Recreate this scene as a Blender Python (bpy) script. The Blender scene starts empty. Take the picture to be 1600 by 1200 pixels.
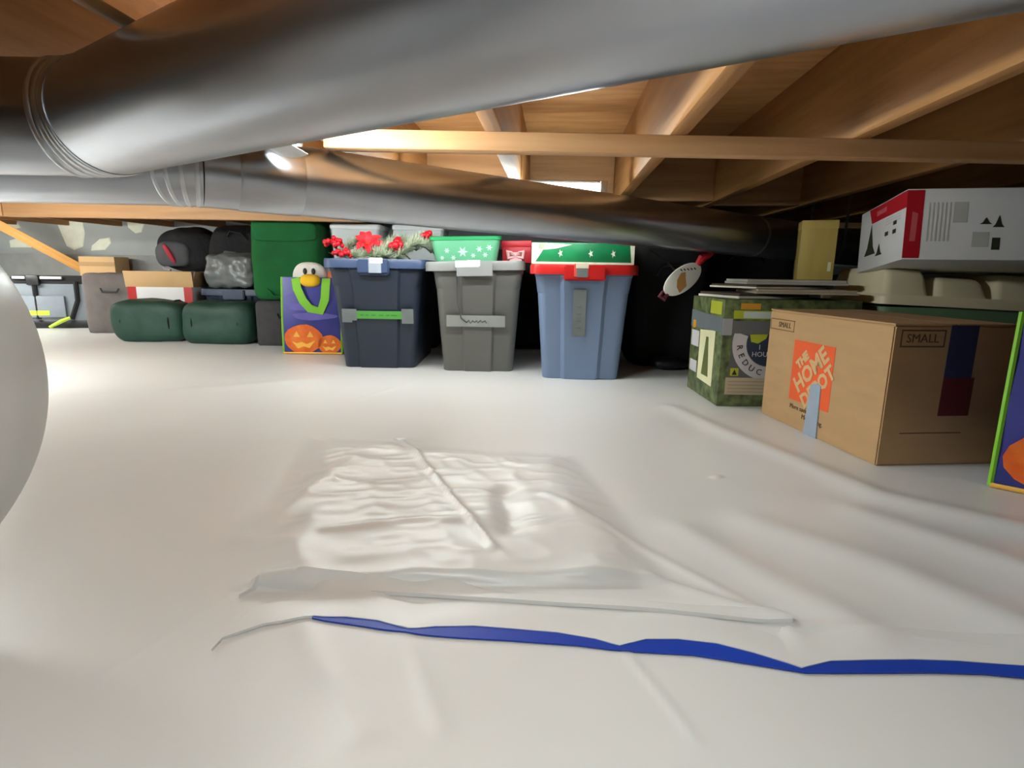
import bpy, bmesh, math, random
import numpy as np
from mathutils import Vector, Matrix, noise as mnoise

S = bpy.context.scene
COL = S.collection
R = math.radians

# ------------------------------------------------------------------ camera, world, exposure
F_PX, CAM_H = 890.0, 0.405
PITCH, ROLL = math.atan(175 / F_PX), R(0.9)
fw = Vector((0, math.cos(PITCH), -math.sin(PITCH)))
r0 = Vector((1, 0, 0)); u0 = r0.cross(fw)
rt = r0 * math.cos(ROLL) + u0 * math.sin(ROLL)
up = rt.cross(fw)
cam_d = bpy.data.cameras.new('camera'); cam = bpy.data.objects.new('camera', cam_d); COL.objects.link(cam)
cam_d.sensor_width = 36; cam_d.lens = 36 * F_PX / 1600; cam_d.clip_start = 0.02
mw = Matrix.Identity(4)
for i in range(3):
    mw[i][0] = rt[i]; mw[i][1] = up[i]; mw[i][2] = -fw[i]
mw[2][3] = CAM_H
cam.matrix_world = mw
S.camera = cam
W = bpy.data.worlds.new('world'); S.world = W; W.use_nodes = True
W.node_tree.nodes['Background'].inputs[0].default_value = (0.5, 0.5, 0.5, 1)
W.node_tree.nodes['Background'].inputs[1].default_value = 0.1
S.view_settings.view_transform = 'Standard'; S.view_settings.look = 'None'
S.view_settings.gamma = 1; S.view_settings.use_curve_mapping = False
S.view_settings.exposure = 0.27
S.cycles.max_bounces = 7; S.cycles.diffuse_bounces = 4; S.cycles.glossy_bounces = 3
S.cycles.caustics_reflective = False; S.cycles.caustics_refractive = False
LAMP_MID, LAMP_FAR, FILL_SIDE, FILL_LEFT, FILL_BACK = 285.0, 43.0, 225.0, 140.0, 48.0     # tube emission strengths; side, left and back are unseen added fill

# ------------------------------------------------------------------ materials
MATS = {}
def srgb(c):
    return tuple(((v / 255) / 12.92 if v / 255 <= 0.04045 else ((v / 255 + 0.055) / 1.055) ** 2.4) for v in c)
def mat(name, rgb, rough=0.6, metal=0.0, var=0.12, scale=6.0, bump=0.0, bscale=40.0, spec=0.5, stretch=None,
        rvar=0.0, trans=0.0, alpha=1.0, rgb2=None, detail=3.0, coat=0.0, sss=0.0):
    if name in MATS: return MATS[name]
    m = bpy.data.materials.new(name); m.use_nodes = True
    nt = m.node_tree; N = nt.nodes; L = nt.links
    b = N['Principled BSDF']
    c = srgb(rgb)
    tc = N.new('ShaderNodeTexCoord'); mp = N.new('ShaderNodeMapping')
    L.new(tc.outputs['Object'], mp.inputs[0])
    if stretch: mp.inputs['Scale'].default_value = stretch
    nz = N.new('ShaderNodeTexNoise'); nz.inputs['Scale'].default_value = scale; nz.inputs['Detail'].default_value = detail
    L.new(mp.outputs[0], nz.inputs['Vector'])
    rp = N.new('ShaderNodeValToRGB')
    c2 = srgb(rgb2) if rgb2 else tuple(min(1, v * (1 + var)) for v in c)
    c1 = c if rgb2 else tuple(v * (1 - var) for v in c)
    rp.color_ramp.elements[0].color = (*c1, 1); rp.color_ramp.elements[1].color = (*c2, 1)
    rp.color_ramp.elements[0].position = 0.3; rp.color_ramp.elements[1].position = 0.7
    L.new(nz.outputs[0], rp.inputs[0]); L.new(rp.outputs[0], b.inputs['Base Color'])
    b.inputs['Roughness'].default_value = rough; b.inputs['Metallic'].default_value = metal
    b.inputs['Specular IOR Level'].default_value = spec
    if rvar:
        mr = N.new('ShaderNodeMapRange'); mr.inputs[3].default_value = max(0.02, rough - rvar); mr.inputs[4].default_value = min(1, rough + rvar)
        L.new(nz.outputs[0], mr.inputs[0]); L.new(mr.outputs[0], b.inputs['Roughness'])
    if bump:
        nb = N.new('ShaderNodeTexNoise'); nb.inputs['Scale'].default_value = bscale; nb.inputs['Detail'].default_value = 4
        L.new(mp.outputs[0], nb.inputs['Vector'])
        bp = N.new('ShaderNodeBump'); bp.inputs['Strength'].default_value = bump; bp.inputs['Distance'].default_value = 0.01
        L.new(nb.outputs[0], bp.inputs['Height']); L.new(bp.outputs[0], b.inputs['Normal'])
    if trans: b.inputs['Transmission Weight'].default_value = trans
    if coat: b.inputs['Coat Weight'].default_value = coat
    if sss:
        b.inputs['Subsurface Weight'].default_value = sss; b.inputs['Subsurface Radius'].default_value = (0.03, 0.03, 0.03)
    if alpha < 1: b.inputs['Alpha'].default_value = alpha
    MATS[name] = m; return m
def emit(name, rgb, strength):
    m = bpy.data.materials.new(name); m.use_nodes = True
    b = m.node_tree.nodes['Principled BSDF']
    b.inputs['Base Color'].default_value = (0.9, 0.9, 0.9, 1)
    b.inputs['Emission Color'].default_value = (*rgb, 1); b.inputs['Emission Strength'].default_value = strength
    MATS[name] = m; return m

# wood: long grain along local Y
def wood(name, rgb, rgb2, stretch=(14, 0.9, 14)):
    m = mat(name, rgb, rough=0.62, rgb2=rgb2, scale=2.4, stretch=stretch, bump=0.12, bscale=6, detail=6)
    nt = m.node_tree; N = nt.nodes; L = nt.links
    b = N['Principled BSDF']; base = b.inputs['Base Color'].links[0].from_socket
    tc = N['Texture Coordinate']
    vo = N.new('ShaderNodeTexVoronoi'); vo.inputs['Scale'].default_value = 2.6       # knots
    mp2 = N.new('ShaderNodeMapping'); mp2.inputs['Scale'].default_value = (1.3, 0.75, 1.3)
    L.new(tc.outputs['Object'], mp2.inputs[0]); L.new(mp2.outputs[0], vo.inputs['Vector'])
    r2 = N.new('ShaderNodeValToRGB'); r2.color_ramp.elements[0].position = 0.03; r2.color_ramp.elements[1].position = 0.12
    r2.color_ramp.elements[0].color = (0.45, 0.32, 0.22, 1); r2.color_ramp.elements[1].color = (1, 1, 1, 1)
    L.new(vo.outputs['Distance'], r2.inputs[0])
    mx = N.new('ShaderNodeMix'); mx.data_type = 'RGBA'; mx.blend_type = 'MULTIPLY'; mx.inputs[0].default_value = 1
    L.new(base, mx.inputs[6]); L.new(r2.outputs[0], mx.inputs[7]); L.new(mx.outputs[2], b.inputs['Base Color'])
    return m
WOOD = wood('pine_joist', (148, 100, 52), (174, 126, 74))
WOODX = wood('pine_strap', (166, 122, 80), (188, 146, 102), stretch=(0.9, 14, 14))
WOODO = wood('pine_orange', (205, 140, 62), (222, 165, 88), stretch=(14, 14, 0.9))
PLY = mat('subfloor_board', (168, 118, 68), rough=0.75, rgb2=(192, 142, 90), scale=5, stretch=(1, 6, 1), bump=0.15, bscale=30, detail=6)
GALV = mat('galvanized_steel', (168, 172, 178), rough=0.30, metal=1.0, var=0.05, scale=9, rvar=0.03, bump=0.012, bscale=7)
GALV2 = mat('galvanized_seam', (190, 194, 198), rough=0.35, metal=1.0, var=0.1, scale=30)
SHEET = mat('white_poly_sheet', (226, 226, 225), rough=0.34, var=0.03, scale=1.3, spec=0.5, rvar=0.03, bump=0.04, bscale=14, detail=5)
BLUE = mat('blue_tape', (24, 64, 176), rough=0.45)
WALL = mat('grey_drywall', (164, 168, 166), rough=0.9, var=0.08, scale=3)
CONC = mat('concrete', (138, 140, 138), rough=0.92, var=0.12, scale=8, bump=0.2, bscale=60)
MUD = mat('joint_compound', (226, 226, 208), rough=0.9, var=0.05, scale=20)
NAVY = mat('navy_plastic', (33, 43, 60), rough=0.42, var=0.06, scale=4)
GREYP = mat('grey_plastic', (98, 98, 93), rough=0.45, var=0.05, scale=4)
LGREY = mat('light_grey_plastic', (128, 129, 129), rough=0.42, var=0.05, scale=4)
SLATE = mat('slate_blue_plastic', (114, 134, 166), rough=0.42, var=0.05, scale=4)
REDP = mat('red_plastic', (190, 30, 28), rough=0.38, var=0.06, scale=4)
TAPE = mat('grey_duct_tape', (142, 146, 144), rough=0.45, var=0.08, scale=30)
TAPED = mat('dull_duct_tape', (108, 114, 114), rough=0.5, var=0.08, scale=30)
TAPEB = mat('blue_grey_tape', (150, 165, 182), rough=0.4, var=0.05, scale=30)
WTAPE = mat('white_label', (232, 232, 228), rough=0.5, var=0.03)
GTAPE = mat('green_label', (80, 150, 64), rough=0.5, var=0.08)
GTAPED = mat('green_ink', (48, 120, 52), rough=0.5)
INK = mat('black_ink', (40, 40, 42), rough=0.6)
INKB = mat('brown_ink', (92, 68, 44), rough=0.7)
CARD = mat('cardboard', (178, 144, 102), rough=0.85, var=0.05, scale=9, bump=0.05, bscale=60, stretch=(1, 1, 4))
CARDT = mat('pale_cardboard', (206, 170, 122), rough=0.85, var=0.05, scale=9)
ORANGE = mat('orange_print', (226, 92, 44), rough=0.75, var=0.05)
BLACKF = mat('black_fabric', (16, 15, 18), rough=0.85, var=0.25, scale=9, bump=0.3, bscale=50)
BLACKP = mat('black_plastic', (20, 20, 22), rough=0.45, var=0.2, scale=9)
REDF = mat('red_mark', (176, 34, 52), rough=0.7)
GREENF = mat('green_fabric', (4, 88, 36), rough=0.9, var=0.2, scale=5, bump=0.15, bscale=30)
DGREEN = mat('dark_green_fabric', (26, 62, 50), rough=0.6, var=0.2, scale=7, bump=0.2, bscale=30)
CHAR = mat('charcoal_fabric', (62, 62, 64), rough=0.9, var=0.12, scale=20, bump=0.2, bscale=90)
TAUPE = mat('taupe_fabric', (106, 100, 98), rough=0.9, var=0.12, scale=14, bump=0.2, bscale=90)
GREYBAG = mat('grey_film', (104, 108, 108), rough=0.35, var=0.15, scale=14, bump=0.8, bscale=16)
TOOLG = mat('tool_bag_grey', (112, 120, 128), rough=0.75, var=0.08, scale=14)
LIME = mat('lime_fabric', (128, 198, 46), rough=0.6, var=0.08)
NEON = mat('neon_tag', (176, 208, 60), rough=0.6, var=0.1)
HNAVY = mat('halloween_navy', (40, 52, 124), rough=0.42, rgb2=(64, 60, 150), scale=8)
HPURP = mat('halloween_purple', (96, 88, 170), rough=0.42, var=0.15, scale=18)
HORANGE = mat('halloween_orange', (222, 92, 22), rough=0.42, rgb2=(240, 128, 40), scale=22)
HYELLOW = mat('halloween_glow', (250, 190, 80), rough=0.45, var=0.1)
PLUSH = mat('white_plush', (232, 230, 222), rough=0.95, var=0.05, bump=0.4, bscale=120)
YELLOW = mat('yellow_felt', (238, 186, 30), rough=0.8, var=0.08)
BERRY = mat('red_berry', (208, 22, 40), rough=0.3, var=0.15, scale=20)
PETAL = mat('red_petal', (214, 28, 44), rough=0.6, var=0.15, scale=30)
SPRIG = mat('frosted_needles', (228, 232, 215), rough=0.8, rgb2=(160, 180, 140), scale=40)
STEM = mat('brown_stem', (84, 62, 44), rough=0.8)
GBASK = mat('green_basket_plastic', (98, 168, 130), rough=0.4, var=0.08)
GRIM = mat('green_rim_plastic', (18, 140, 80), rough=0.38, var=0.08)
FLAKE = mat('snowflake_print', (178, 224, 196), rough=0.5)
XGREEN = mat('holiday_green_card', (22, 138, 82), rough=0.35, rgb2=(16, 112, 70), scale=12)
XWHITE = mat('holiday_white_print', (214, 226, 204), rough=0.45, var=0.1, scale=30)
CLEARW = mat('cloudy_plastic', (205, 212, 212), rough=0.35, var=0.06)
BEIGE = mat('beige_plastic', (234, 222, 188), rough=0.45, var=0.05)
TGREEN = mat('sage_plastic', (108, 138, 104), rough=0.45, var=0.06)
WHITEC = mat('white_card', (226, 226, 228), rough=0.55, var=0.03)
REDC = mat('crimson_card', (186, 22, 40), rough=0.5, var=0.05)
PINKT = mat('faded_pink_print', (206, 96, 104), rough=0.6)
GREYT = mat('faded_grey_print', (202, 204, 200), rough=0.6)
DTREE = mat('dark_tree_print', (44, 56, 42), rough=0.6, var=0.2, scale=40)
GOLD = mat('ochre_card', (186, 164, 88), rough=0.5, var=0.08, scale=6, stretch=(6, 6, 1))
CAMO = mat('green_leaf_print', (50, 60, 36), rough=0.5, rgb2=(114, 128, 80), scale=34, detail=2)
CGREY = mat('slate_print', (92, 96, 98), rough=0.5, var=0.06)
CDARK = mat('navy_print', (50, 58, 78), rough=0.5)
CCREAM = mat('cream_print', (222, 220, 178), rough=0.5)
CSILV = mat('pale_grey_print', (196, 194, 198), rough=0.5)
CYEL = mat('yellow_green_print', (176, 184, 50), rough=0.5)
COLIVE = mat('olive_print', (96, 104, 58), rough=0.5, var=0.1)
CORNG = mat('amber_print', (206, 146, 42), rough=0.5)
PAPER = mat('white_board', (222, 216, 204), rough=0.7, var=0.08)
DARKCARD = mat('dark_card', (70, 58, 48), rough=0.8)
BALL = mat('milky_ribbed_plastic', (214, 216, 216), rough=0.28, var=0.03, spec=0.5)
STEEL = mat('bare_steel', (150, 152, 156), rough=0.35, metal=1.0)
LHOUS = mat('lamp_housing', (225, 225, 225), rough=0.4)
PLAQ = mat('white_enamel', (236, 234, 226), rough=0.35, var=0.02)
BROWNP = mat('brown_print', (176, 128, 72), rough=0.6)

# ------------------------------------------------------------------ mesh helpers
def link(name, me, m=None, parent=None):
    o = bpy.data.objects.new(name, me); COL.objects.link(o)
    if m is not None: me.materials.clear(); me.materials.append(m)
    if parent is not None: o.parent = parent
    return o
def finish(bm, name, m, parent=None, smooth=35):
    me = bpy.data.meshes.new(name); bmesh.ops.recalc_face_normals(bm, faces=bm.faces)
    bm.to_mesh(me); bm.free()
    if smooth:
        me.shade_smooth(); me.set_sharp_from_angle(angle=R(smooth))
    return link(name, me, m, parent)
def pydata(name, v, f, m, parent=None, smooth=35):
    bm = bmesh.new(); vs = [bm.verts.new(p) for p in v]
    for q in f:
        try: bm.faces.new([vs[i] for i in q])
        except ValueError: pass
    return finish(bm, name, m, parent, smooth)
def bm_box(bm, x0, x1, y0, y1, z0, z1):
    v = [bm.verts.new((x, y, z)) for x in (x0, x1) for y in (y0, y1) for z in (z0, z1)]
    for q in ((0, 1, 3, 2), (4, 6, 7, 5), (0, 4, 5, 1), (2, 3, 7, 6), (0, 2, 6, 4), (1, 5, 7, 3)):
        bm.faces.new([v[i] for i in q])
def box(name, x0, x1, y0, y1, z0, z1, m, parent=None, bev=0.002, seg=2):
    bm = bmesh.new(); bm_box(bm, x0, x1, y0, y1, z0, z1)
    if bev: bmesh.ops.bevel(bm, geom=list(bm.edges), offset=bev, segments=seg, affect='EDGES', profile=0.5)
    return finish(bm, name, m, parent)
def thing(name, label, cat, loc=(0, 0, 0), rot=(0, 0, 0), group=None):
    o = bpy.data.objects.new(name, None); COL.objects.link(o); o.empty_display_size = 0.05
    o.location = loc; o.rotation_euler = rot; o['label'] = label; o['category'] = cat
    if group: o['group'] = group
    return o
def tag(o, label, cat, group=None):
    o['label'] = label; o['category'] = cat
    if group: o['group'] = group
    return o
def loft(bm, rings, cap0=True, cap1=True):
    rs = [[bm.verts.new(p) for p in r] for r in rings]
    n = len(rs[0])
    for a, b in zip(rs, rs[1:]):
        for i in range(n): bm.faces.new((a[i], a[(i + 1) % n], b[(i + 1) % n], b[i]))
    if cap0: bm.faces.new(rs[0][::-1])
    if cap1: bm.faces.new(rs[-1])
    return rs
def circ(n): return [(math.cos(2 * math.pi * i / n), math.sin(2 * math.pi * i / n)) for i in range(n)]
def tube(bm, pts, r, n=8, cap=True):
    pts = [Vector(p) for p in pts]; rings = []
    rad = r if isinstance(r, (list, tuple)) else [r] * len(pts)
    t = (pts[1] - pts[0]).normalized()
    ref = Vector((0, 0, 1)) if abs(t.z) < 0.9 else Vector((1, 0, 0))
    a = t.cross(ref).normalized()
    for i, p in enumerate(pts):
        t = (pts[min(i + 1, len(pts) - 1)] - pts[max(i - 1, 0)]).normalized()
        a = (a - t * a.dot(t)).normalized(); b = t.cross(a)
        rings.append([p + (a * c + b * s) * rad[i] for c, s in circ(n)])
    loft(bm, rings, cap, cap)
def rrect(w, d, r, n=4):
    pts = []
    for cx, cy, a0 in ((w / 2 - r, d / 2 - r, 0), (-w / 2 + r, d / 2 - r, 90), (-w / 2 + r, -d / 2 + r, 180), (w / 2 - r, -d / 2 + r, 270)):
        for k in range(n + 1):
            a = R(a0 + 90 * k / n); pts.append((cx + r * math.cos(a), cy + r * math.sin(a)))
    return pts
def prism(name, poly, th, m, parent, origin=(0, 0, 0), ux=(1, 0, 0), uy=(0, 0, 1), smooth=0):
    """flat piece: 2D outline poly in the plane (ux, uy) at origin, th thick along ux x uy"""
    ux = Vector(ux).normalized(); uy = Vector(uy).normalized(); n = ux.cross(uy); o = Vector(origin)
    bm = bmesh.new()
    lo = [o + ux * x + uy * y for x, y in poly]
    loft(bm, [[p for p in lo], [p + n * th for p in lo]])
    return finish(bm, name, m, parent, smooth)
def rect(x0, x1, y0, y1): return [(x0, y0), (x1, y0), (x1, y1), (x0, y1)]
def text(name, s, size, m, parent, origin, ux, uy, rot=0.0, off=(0, 0), ext=0.0004, sx=1.0, align='CENTER', bold=0.0):
    cu = bpy.data.curves.new('t', 'FONT'); cu.body = s; cu.size = size; cu.align_x = align; cu.align_y = 'CENTER'
    cu.extrude = ext; cu.offset = bold; cu.resolution_u = 2
    to = bpy.data.objects.new('t', cu); COL.objects.link(to)
    bpy.context.view_layer.update()
    dg = bpy.context.evaluated_depsgraph_get()
    me = bpy.data.meshes.new_from_object(to.evaluated_get(dg))
    bpy.data.objects.remove(to); bpy.data.curves.remove(cu)
    ux = Vector(ux).normalized(); uy = Vector(uy).normalized(); n = ux.cross(uy); o = Vector(origin)
    c, q = math.cos(R(rot)), math.sin(R(rot))
    for v in me.vertices:
        x, y, z = v.co; x *= sx
        X, Y = x * c - y * q + off[0], x * q + y * c + off[1]
        v.co = o + ux * X + uy * Y + n * (z + ext)
    return link(name, me, m, parent)
def soft(name, w, d, h, m, parent=None, k=5.0, amp=0.01, freq=9.0, seed=0, res=14, loc=(0, 0, 0), flat=True, top=1.0, fn=None, k2=None):
    bm = bmesh.new(); bmesh.ops.create_cube(bm, size=2)
    bmesh.ops.subdivide_edges(bm, edges=list(bm.edges), cuts=res, use_grid_fill=True)
    off = Vector((seed * 7.3, seed * 3.1, seed * 1.7))
    for v in bm.verts:
        p = v.co; s = (abs(p.x) ** k + abs(p.y) ** k + abs(p.z) ** k) ** (1 / k)
        q = p / s
        x, y, z = q.x * w / 2, q.y * d / 2, q.z * h / 2
        tt = 1 + (top - 1) * (q.z + 1) / 2
        x *= tt; y *= tt
        P = Vector((x, y, z))
        nn = Vector((q.x, q.y, q.z)).normalized()
        dv = mnoise.noise(P * freq + off) + 0.5 * mnoise.noise(P * freq * 2.3 + off)
        P += nn * dv * amp
        v.co = P
    zmin = min(v.co.z for v in bm.verts)
    for v in bm.verts:
        z = v.co.z - zmin
        if flat: z = max(0.0, z - 0.012 * (1 if h > 0.1 else 0.3))
        v.co.z = z
        if fn: v.co = Vector(fn(*v.co))
        v.co += Vector(loc)
    return finish(bm, name, m, parent, 60)
def ball(name, r, m, parent, loc, seg=10, squash=(1, 1, 1)):
    bm = bmesh.new(); bmesh.ops.create_uvsphere(bm, u_segments=seg, v_segments=max(5, seg * 2 // 3), radius=r)
    for v in bm.verts: v.co = Vector((v.co.x * squash[0], v.co.y * squash[1], v.co.z * squash[2])) + Vector(loc)
    return finish(bm, name, m, parent, 80)
def struct(o): o['kind'] = 'structure'; return o

# ------------------------------------------------------------------ the setting
X0, X1, Y0, Y1, ZJ, ZT = -4.7, 4.0, -3.0, 4.55, 0.705, 0.935
random.seed(4)

# floor: a poly sheet with folds
def vnoise(x, y, seed):
    rs = np.random.RandomState(seed); T = rs.rand(64, 64)
    xi = np.floor(x).astype(int); yi = np.floor(y).astype(int); fx = x - xi; fy = y - yi
    fx = fx * fx * fx * (fx * (fx * 6 - 15) + 10); fy = fy * fy * fy * (fy * (fy * 6 - 15) + 10)
    g = lambda a, b: T[a % 64, b % 64]
    return (g(xi, yi) * (1 - fx) + g(xi + 1, yi) * fx) * (1 - fy) + (g(xi, yi + 1) * (1 - fx) + g(xi + 1, yi + 1) * fx) * fy
def sst(a, b, v):
    t = np.clip((v - a) / (b - a), 0, 1); return t * t * (3 - 2 * t)
def seg_dist(x, y, a, b):
    ax, ay = a; bx, by = b; dx, dy = bx - ax, by - ay; l2 = dx * dx + dy * dy
    t = np.clip(((x - ax) * dx + (y - ay) * dy) / l2, 0, 1)
    qx, qy = ax + t * dx, ay + t * dy
    side = ((x - ax) * dy - (y - ay) * dx) / math.sqrt(l2)
    return np.hypot(x - qx, y - qy), side, t
def inside_quad(x, y, q):
    d = np.full_like(x, 1e9)
    for (ax, ay), (bx, by), s in q:
        nx, ny = by - ay, -(bx - ax); l = math.hypot(nx, ny)
        dd = -((x - ax) * nx + (y - ay) * ny) / l / s      # positive inside (counter-clockwise order)
        d = np.minimum(d, dd)
    return d
def line_h(x, y, pts, w, h, shape='ridge'):
    z = 0
    for a, b in zip(pts, pts[1:]):
        d, s, t = seg_dist(x, y, a, b)
        z = np.maximum(z, h * np.exp(-(d / w) ** 2))
    return z
def floor_h(x, y):
    und = (vnoise(x * 2.1 + 9, y * 2.1 + 4, 1) - 0.5) * 0.016 + (vnoise(x * 5 + 3, y * 4 + 7, 2) - 0.5) * 0.006
    open_ = sst(2.05, 1.5, y) * sst(0.66, 0.5, x - 0.12 * sst(1.2, 0.7, y) * 3)
    z = und * (0.10 + 0.9 * open_)
    # board under the sheet
    q = [((-0.345, 0.672), (0.20, 0.690), 0.005), ((0.20, 0.690), (0.125, 1.215), 0.05), ((0.125, 1.215), (-0.47, 1.30), 0.06), ((-0.47, 1.30), (-0.345, 0.672), 0.05)]
    ins = inside_quad(x, y, q)
    pl = sst(-0.6, 1.6, ins)
    z = z + 0.018 * pl
    wr = 1 - np.abs(2 * vnoise(x * 9 + y * 4 + 31, y * 15 - x * 2 + 8, 5) - 1)
    wr2 = 1 - np.abs(2 * vnoise(x * 17 + y * 9 + 3, y * 30 - x * 5 + 2, 6) - 1)
    z = z + pl * (0.0042 * wr ** 2 + 0.0024 * wr2 ** 2 + (vnoise(x * 8, y * 8, 9) - 0.5) * 0.004)
    # sharp pleat and dents on the board
    z = z + line_h(x, y, [(-0.262, 1.305), (-0.15, 1.04), (-0.023, 0.752)], 0.006, 0.006)
    z = z - line_h(x, y, [(-0.01, 0.97), (0.004, 0.82)], 0.022, 0.011)
    z = z - line_h(x, y, [(-0.27, 1.325), (-0.262, 1.30)], 0.006, 0.008)
    z = z + line_h(x, y, [(-0.26, 1.30), (-0.30, 1.17), (-0.40, 0.80)], 0.03, 0.006)
    z = z + line_h(x, y, [(-0.28, 0.80), (-0.14, 0.84), (0.05, 0.835)], 0.008, 0.003)
    # step running right of the board, and creases around it
    z = z + line_h(x, y, [(0.19, 0.70), (0.345, 0.615), (0.62, 0.56)], 0.012, 0.007)
    z = z + line_h(x, y, [(0.33, 0.625), (0.22, 0.76), (0.06, 0.95)], 0.010, 0.003)
    z = z - line_h(x, y, [(-0.345, 0.675), (-0.37, 0.62), (-0.42, 0.50)], 0.004, 0.0010)
    z = z + line_h(x, y, [(-0.24, 0.60), (-0.20, 0.53), (-0.13, 0.44)], 0.016, 0.0025)
    z = z + line_h(x, y, [(-0.12, 0.585), (-0.09, 0.52), (-0.06, 0.45)], 0.012, 0.002)
    z = z + line_h(x, y, [(0.128, 0.56), (0.15, 0.50), (0.17, 0.44)], 0.004, 0.002)
    # long soft ridges
    z = z + line_h(x, y, [(0.50, 1.72), (0.60, 1.35), (0.70, 1.02), (0.86, 0.88)], 0.035, 0.008)
    z = z + line_h(x, y, [(0.42, 0.90), (0.55, 0.75), (0.62, 0.62)], 0.045, 0.008)
    z = z + line_h(x, y, [(0.28, 0.86), (0.36, 0.72), (0.42, 0.63)], 0.035, 0.006)
    z = z + line_h(x, y, [(0.62, 0.95), (0.74, 0.78), (0.80, 0.66)], 0.04, 0.007)
    z = z + line_h(x, y, [(-1.9, 1.55), (-1.2, 1.78), (-0.75, 2.05)], 0.05, 0.006)
    z = z + line_h(x, y, [(-2.39, 2.80), (-2.24, 3.18)], 0.02, 0.004)
    z = z + line_h(x, y, [(-0.62, 1.35), (-0.50, 1.7), (-0.35, 2.1)], 0.012, 0.003)
    z = z + line_h(x, y, [(-1.9, 2.0), (-1.1, 2.3)], 0.03, 0.003)
    z = z + line_h(x, y, [(0.425, 1.125), (0.435, 1.13)], 0.008, 0.004)
    return z
def axis(segs):
    out = []
    for a, b, s in segs: out += list(np.arange(a, b - 1e-6, s))
    return np.array(out + [segs[-1][1]])
gx = axis([(X0, -1.3, 0.06), (-1.3, -0.55, 0.012), (-0.55, 0.75, 0.0055), (0.75, 1.3, 0.015), (1.3, X1, 0.06)])
gy = axis([(Y0, 0.2, 0.08), (0.2, 0.42, 0.012), (0.42, 1.36, 0.0055), (1.36, 2.1, 0.014), (2.1, Y1, 0.05)])
GX, GY = np.meshgrid(gx, gy); GZ = floor_h(GX, GY)
nx, ny = len(gx), len(gy)
V = np.stack([GX.ravel(), GY.ravel(), GZ.ravel()], 1)
i = np.arange((nx - 1) * (ny - 1)); ii = (i // (nx - 1)) * nx + i % (nx - 1)
FQ = np.stack([ii, ii + 1, ii + nx + 1, ii + nx], 1)
me = bpy.data.meshes.new('floor'); me.from_pydata(V.tolist(), [], FQ.tolist()); me.shade_smooth()
floor = struct(link('floor', me, SHEET))
floor['label'] = 'glossy white plastic ground sheet with folds and creases'
def fz(x, y): return float(floor_h(np.array([x], float), np.array([y], float))[0])

# overlapping sheet edge with scallops, blue seam tape showing beneath it
scal = [(-0.321, 0.549), (-0.319, 0.569), (-0.285, 0.594), (-0.23, 0.609), (-0.193, 0.610), (-0.154, 0.604), (-0.115, 0.588), (-0.085, 0.595), (-0.04, 0.598), (0.004, 0.594), (0.056, 0.588), (0.098, 0.577), (0.124, 0.565), (0.156, 0.577), (0.192, 0.578), (0.234, 0.572), (0.27, 0.558), (0.302, 0.542), (0.312, 0.536), (0.35, 0.549), (0.394, 0.552), (0.443, 0.554), (0.491, 0.553), (0.53, 0.549), (0.60, 0.542), (0.68, 0.532)]
def smooth_line(p, n=5):
    out = []
    for a, b in zip(p, p[1:]):
        for k in range(n): out.append((a[0] + (b[0] - a[0]) * k / n, a[1] + (b[1] - a[1]) * k / n))
    return out + [p[-1]]
def overlap(name, line, depth, lift, parent, slope=(0.0, 1.0)):
    v, f = [], []
    for k, (x, y) in enumerate(line):
        for j, (t, dz) in enumerate(((0, 0.0006), (0, lift), (0.25, lift * 1.0), (0.6, lift * 0.7), (1.0, -0.004))):
            xx, yy = x + slope[0] * depth * t, y + slope[1] * depth * t
            v.append((xx, yy, fz(xx, yy) + dz))
    n = 5
    for k in range(len(line) - 1):
        for j in range(n - 1):
            a = k * n + j; f.append((a, a + n, a + n + 1, a + 1))
    return pydata(name, v, f, SHEET, parent, 60)
overlap('sheet_overlap', smooth_line(scal), 0.075, 0.004, floor)
overlap('sheet_fold', smooth_line([(-0.294, 0.612), (-0.286, 0.622), (-0.262, 0.619), (-0.225, 0.612)]), 0.04, 0.003, floor)
overlap('sheet_fold', smooth_line([(-0.338, 0.648), (-0.324, 0.672), (-0.15, 0.662), (0.0, 0.650), (0.17, 0.633), (0.339, 0.612)], 12), 0.03, 0.006, floor)
lo = [(-0.232, 0.611), (-0.177, 0.603), (-0.116, 0.590), (-0.069, 0.586), (0.004, 0.582), (0.077, 0.575), (0.125, 0.566), (0.154, 0.564), (0.203, 0.561), (0.255, 0.550), (0.314, 0.538), (0.361, 0.540), (0.452, 0.543), (0.506, 0.542), (0.60, 0.530), (0.68, 0.520)]
tv, tf = [], []
lo2 = smooth_line([(x, y - 0.005 - 0.003 * (x > -0.2)) for x, y in lo], 4)
for (x, y) in lo2:
    for t, dz in ((0, 0.0008), (0, 0.0028), (0.026, 0.0030)):
        tv.append((x, y + t, fz(x, y + t) + dz))
for k in range(len(lo2) - 1):
    for j in range(2): a = k * 3 + j; tf.append((a, a + 3, a + 4, a + 1))
tp = pydata('seam_tape', tv, tf, BLUE, floor, 60); tp['label'] = 'blue tape under the scalloped sheet edge'

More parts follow.
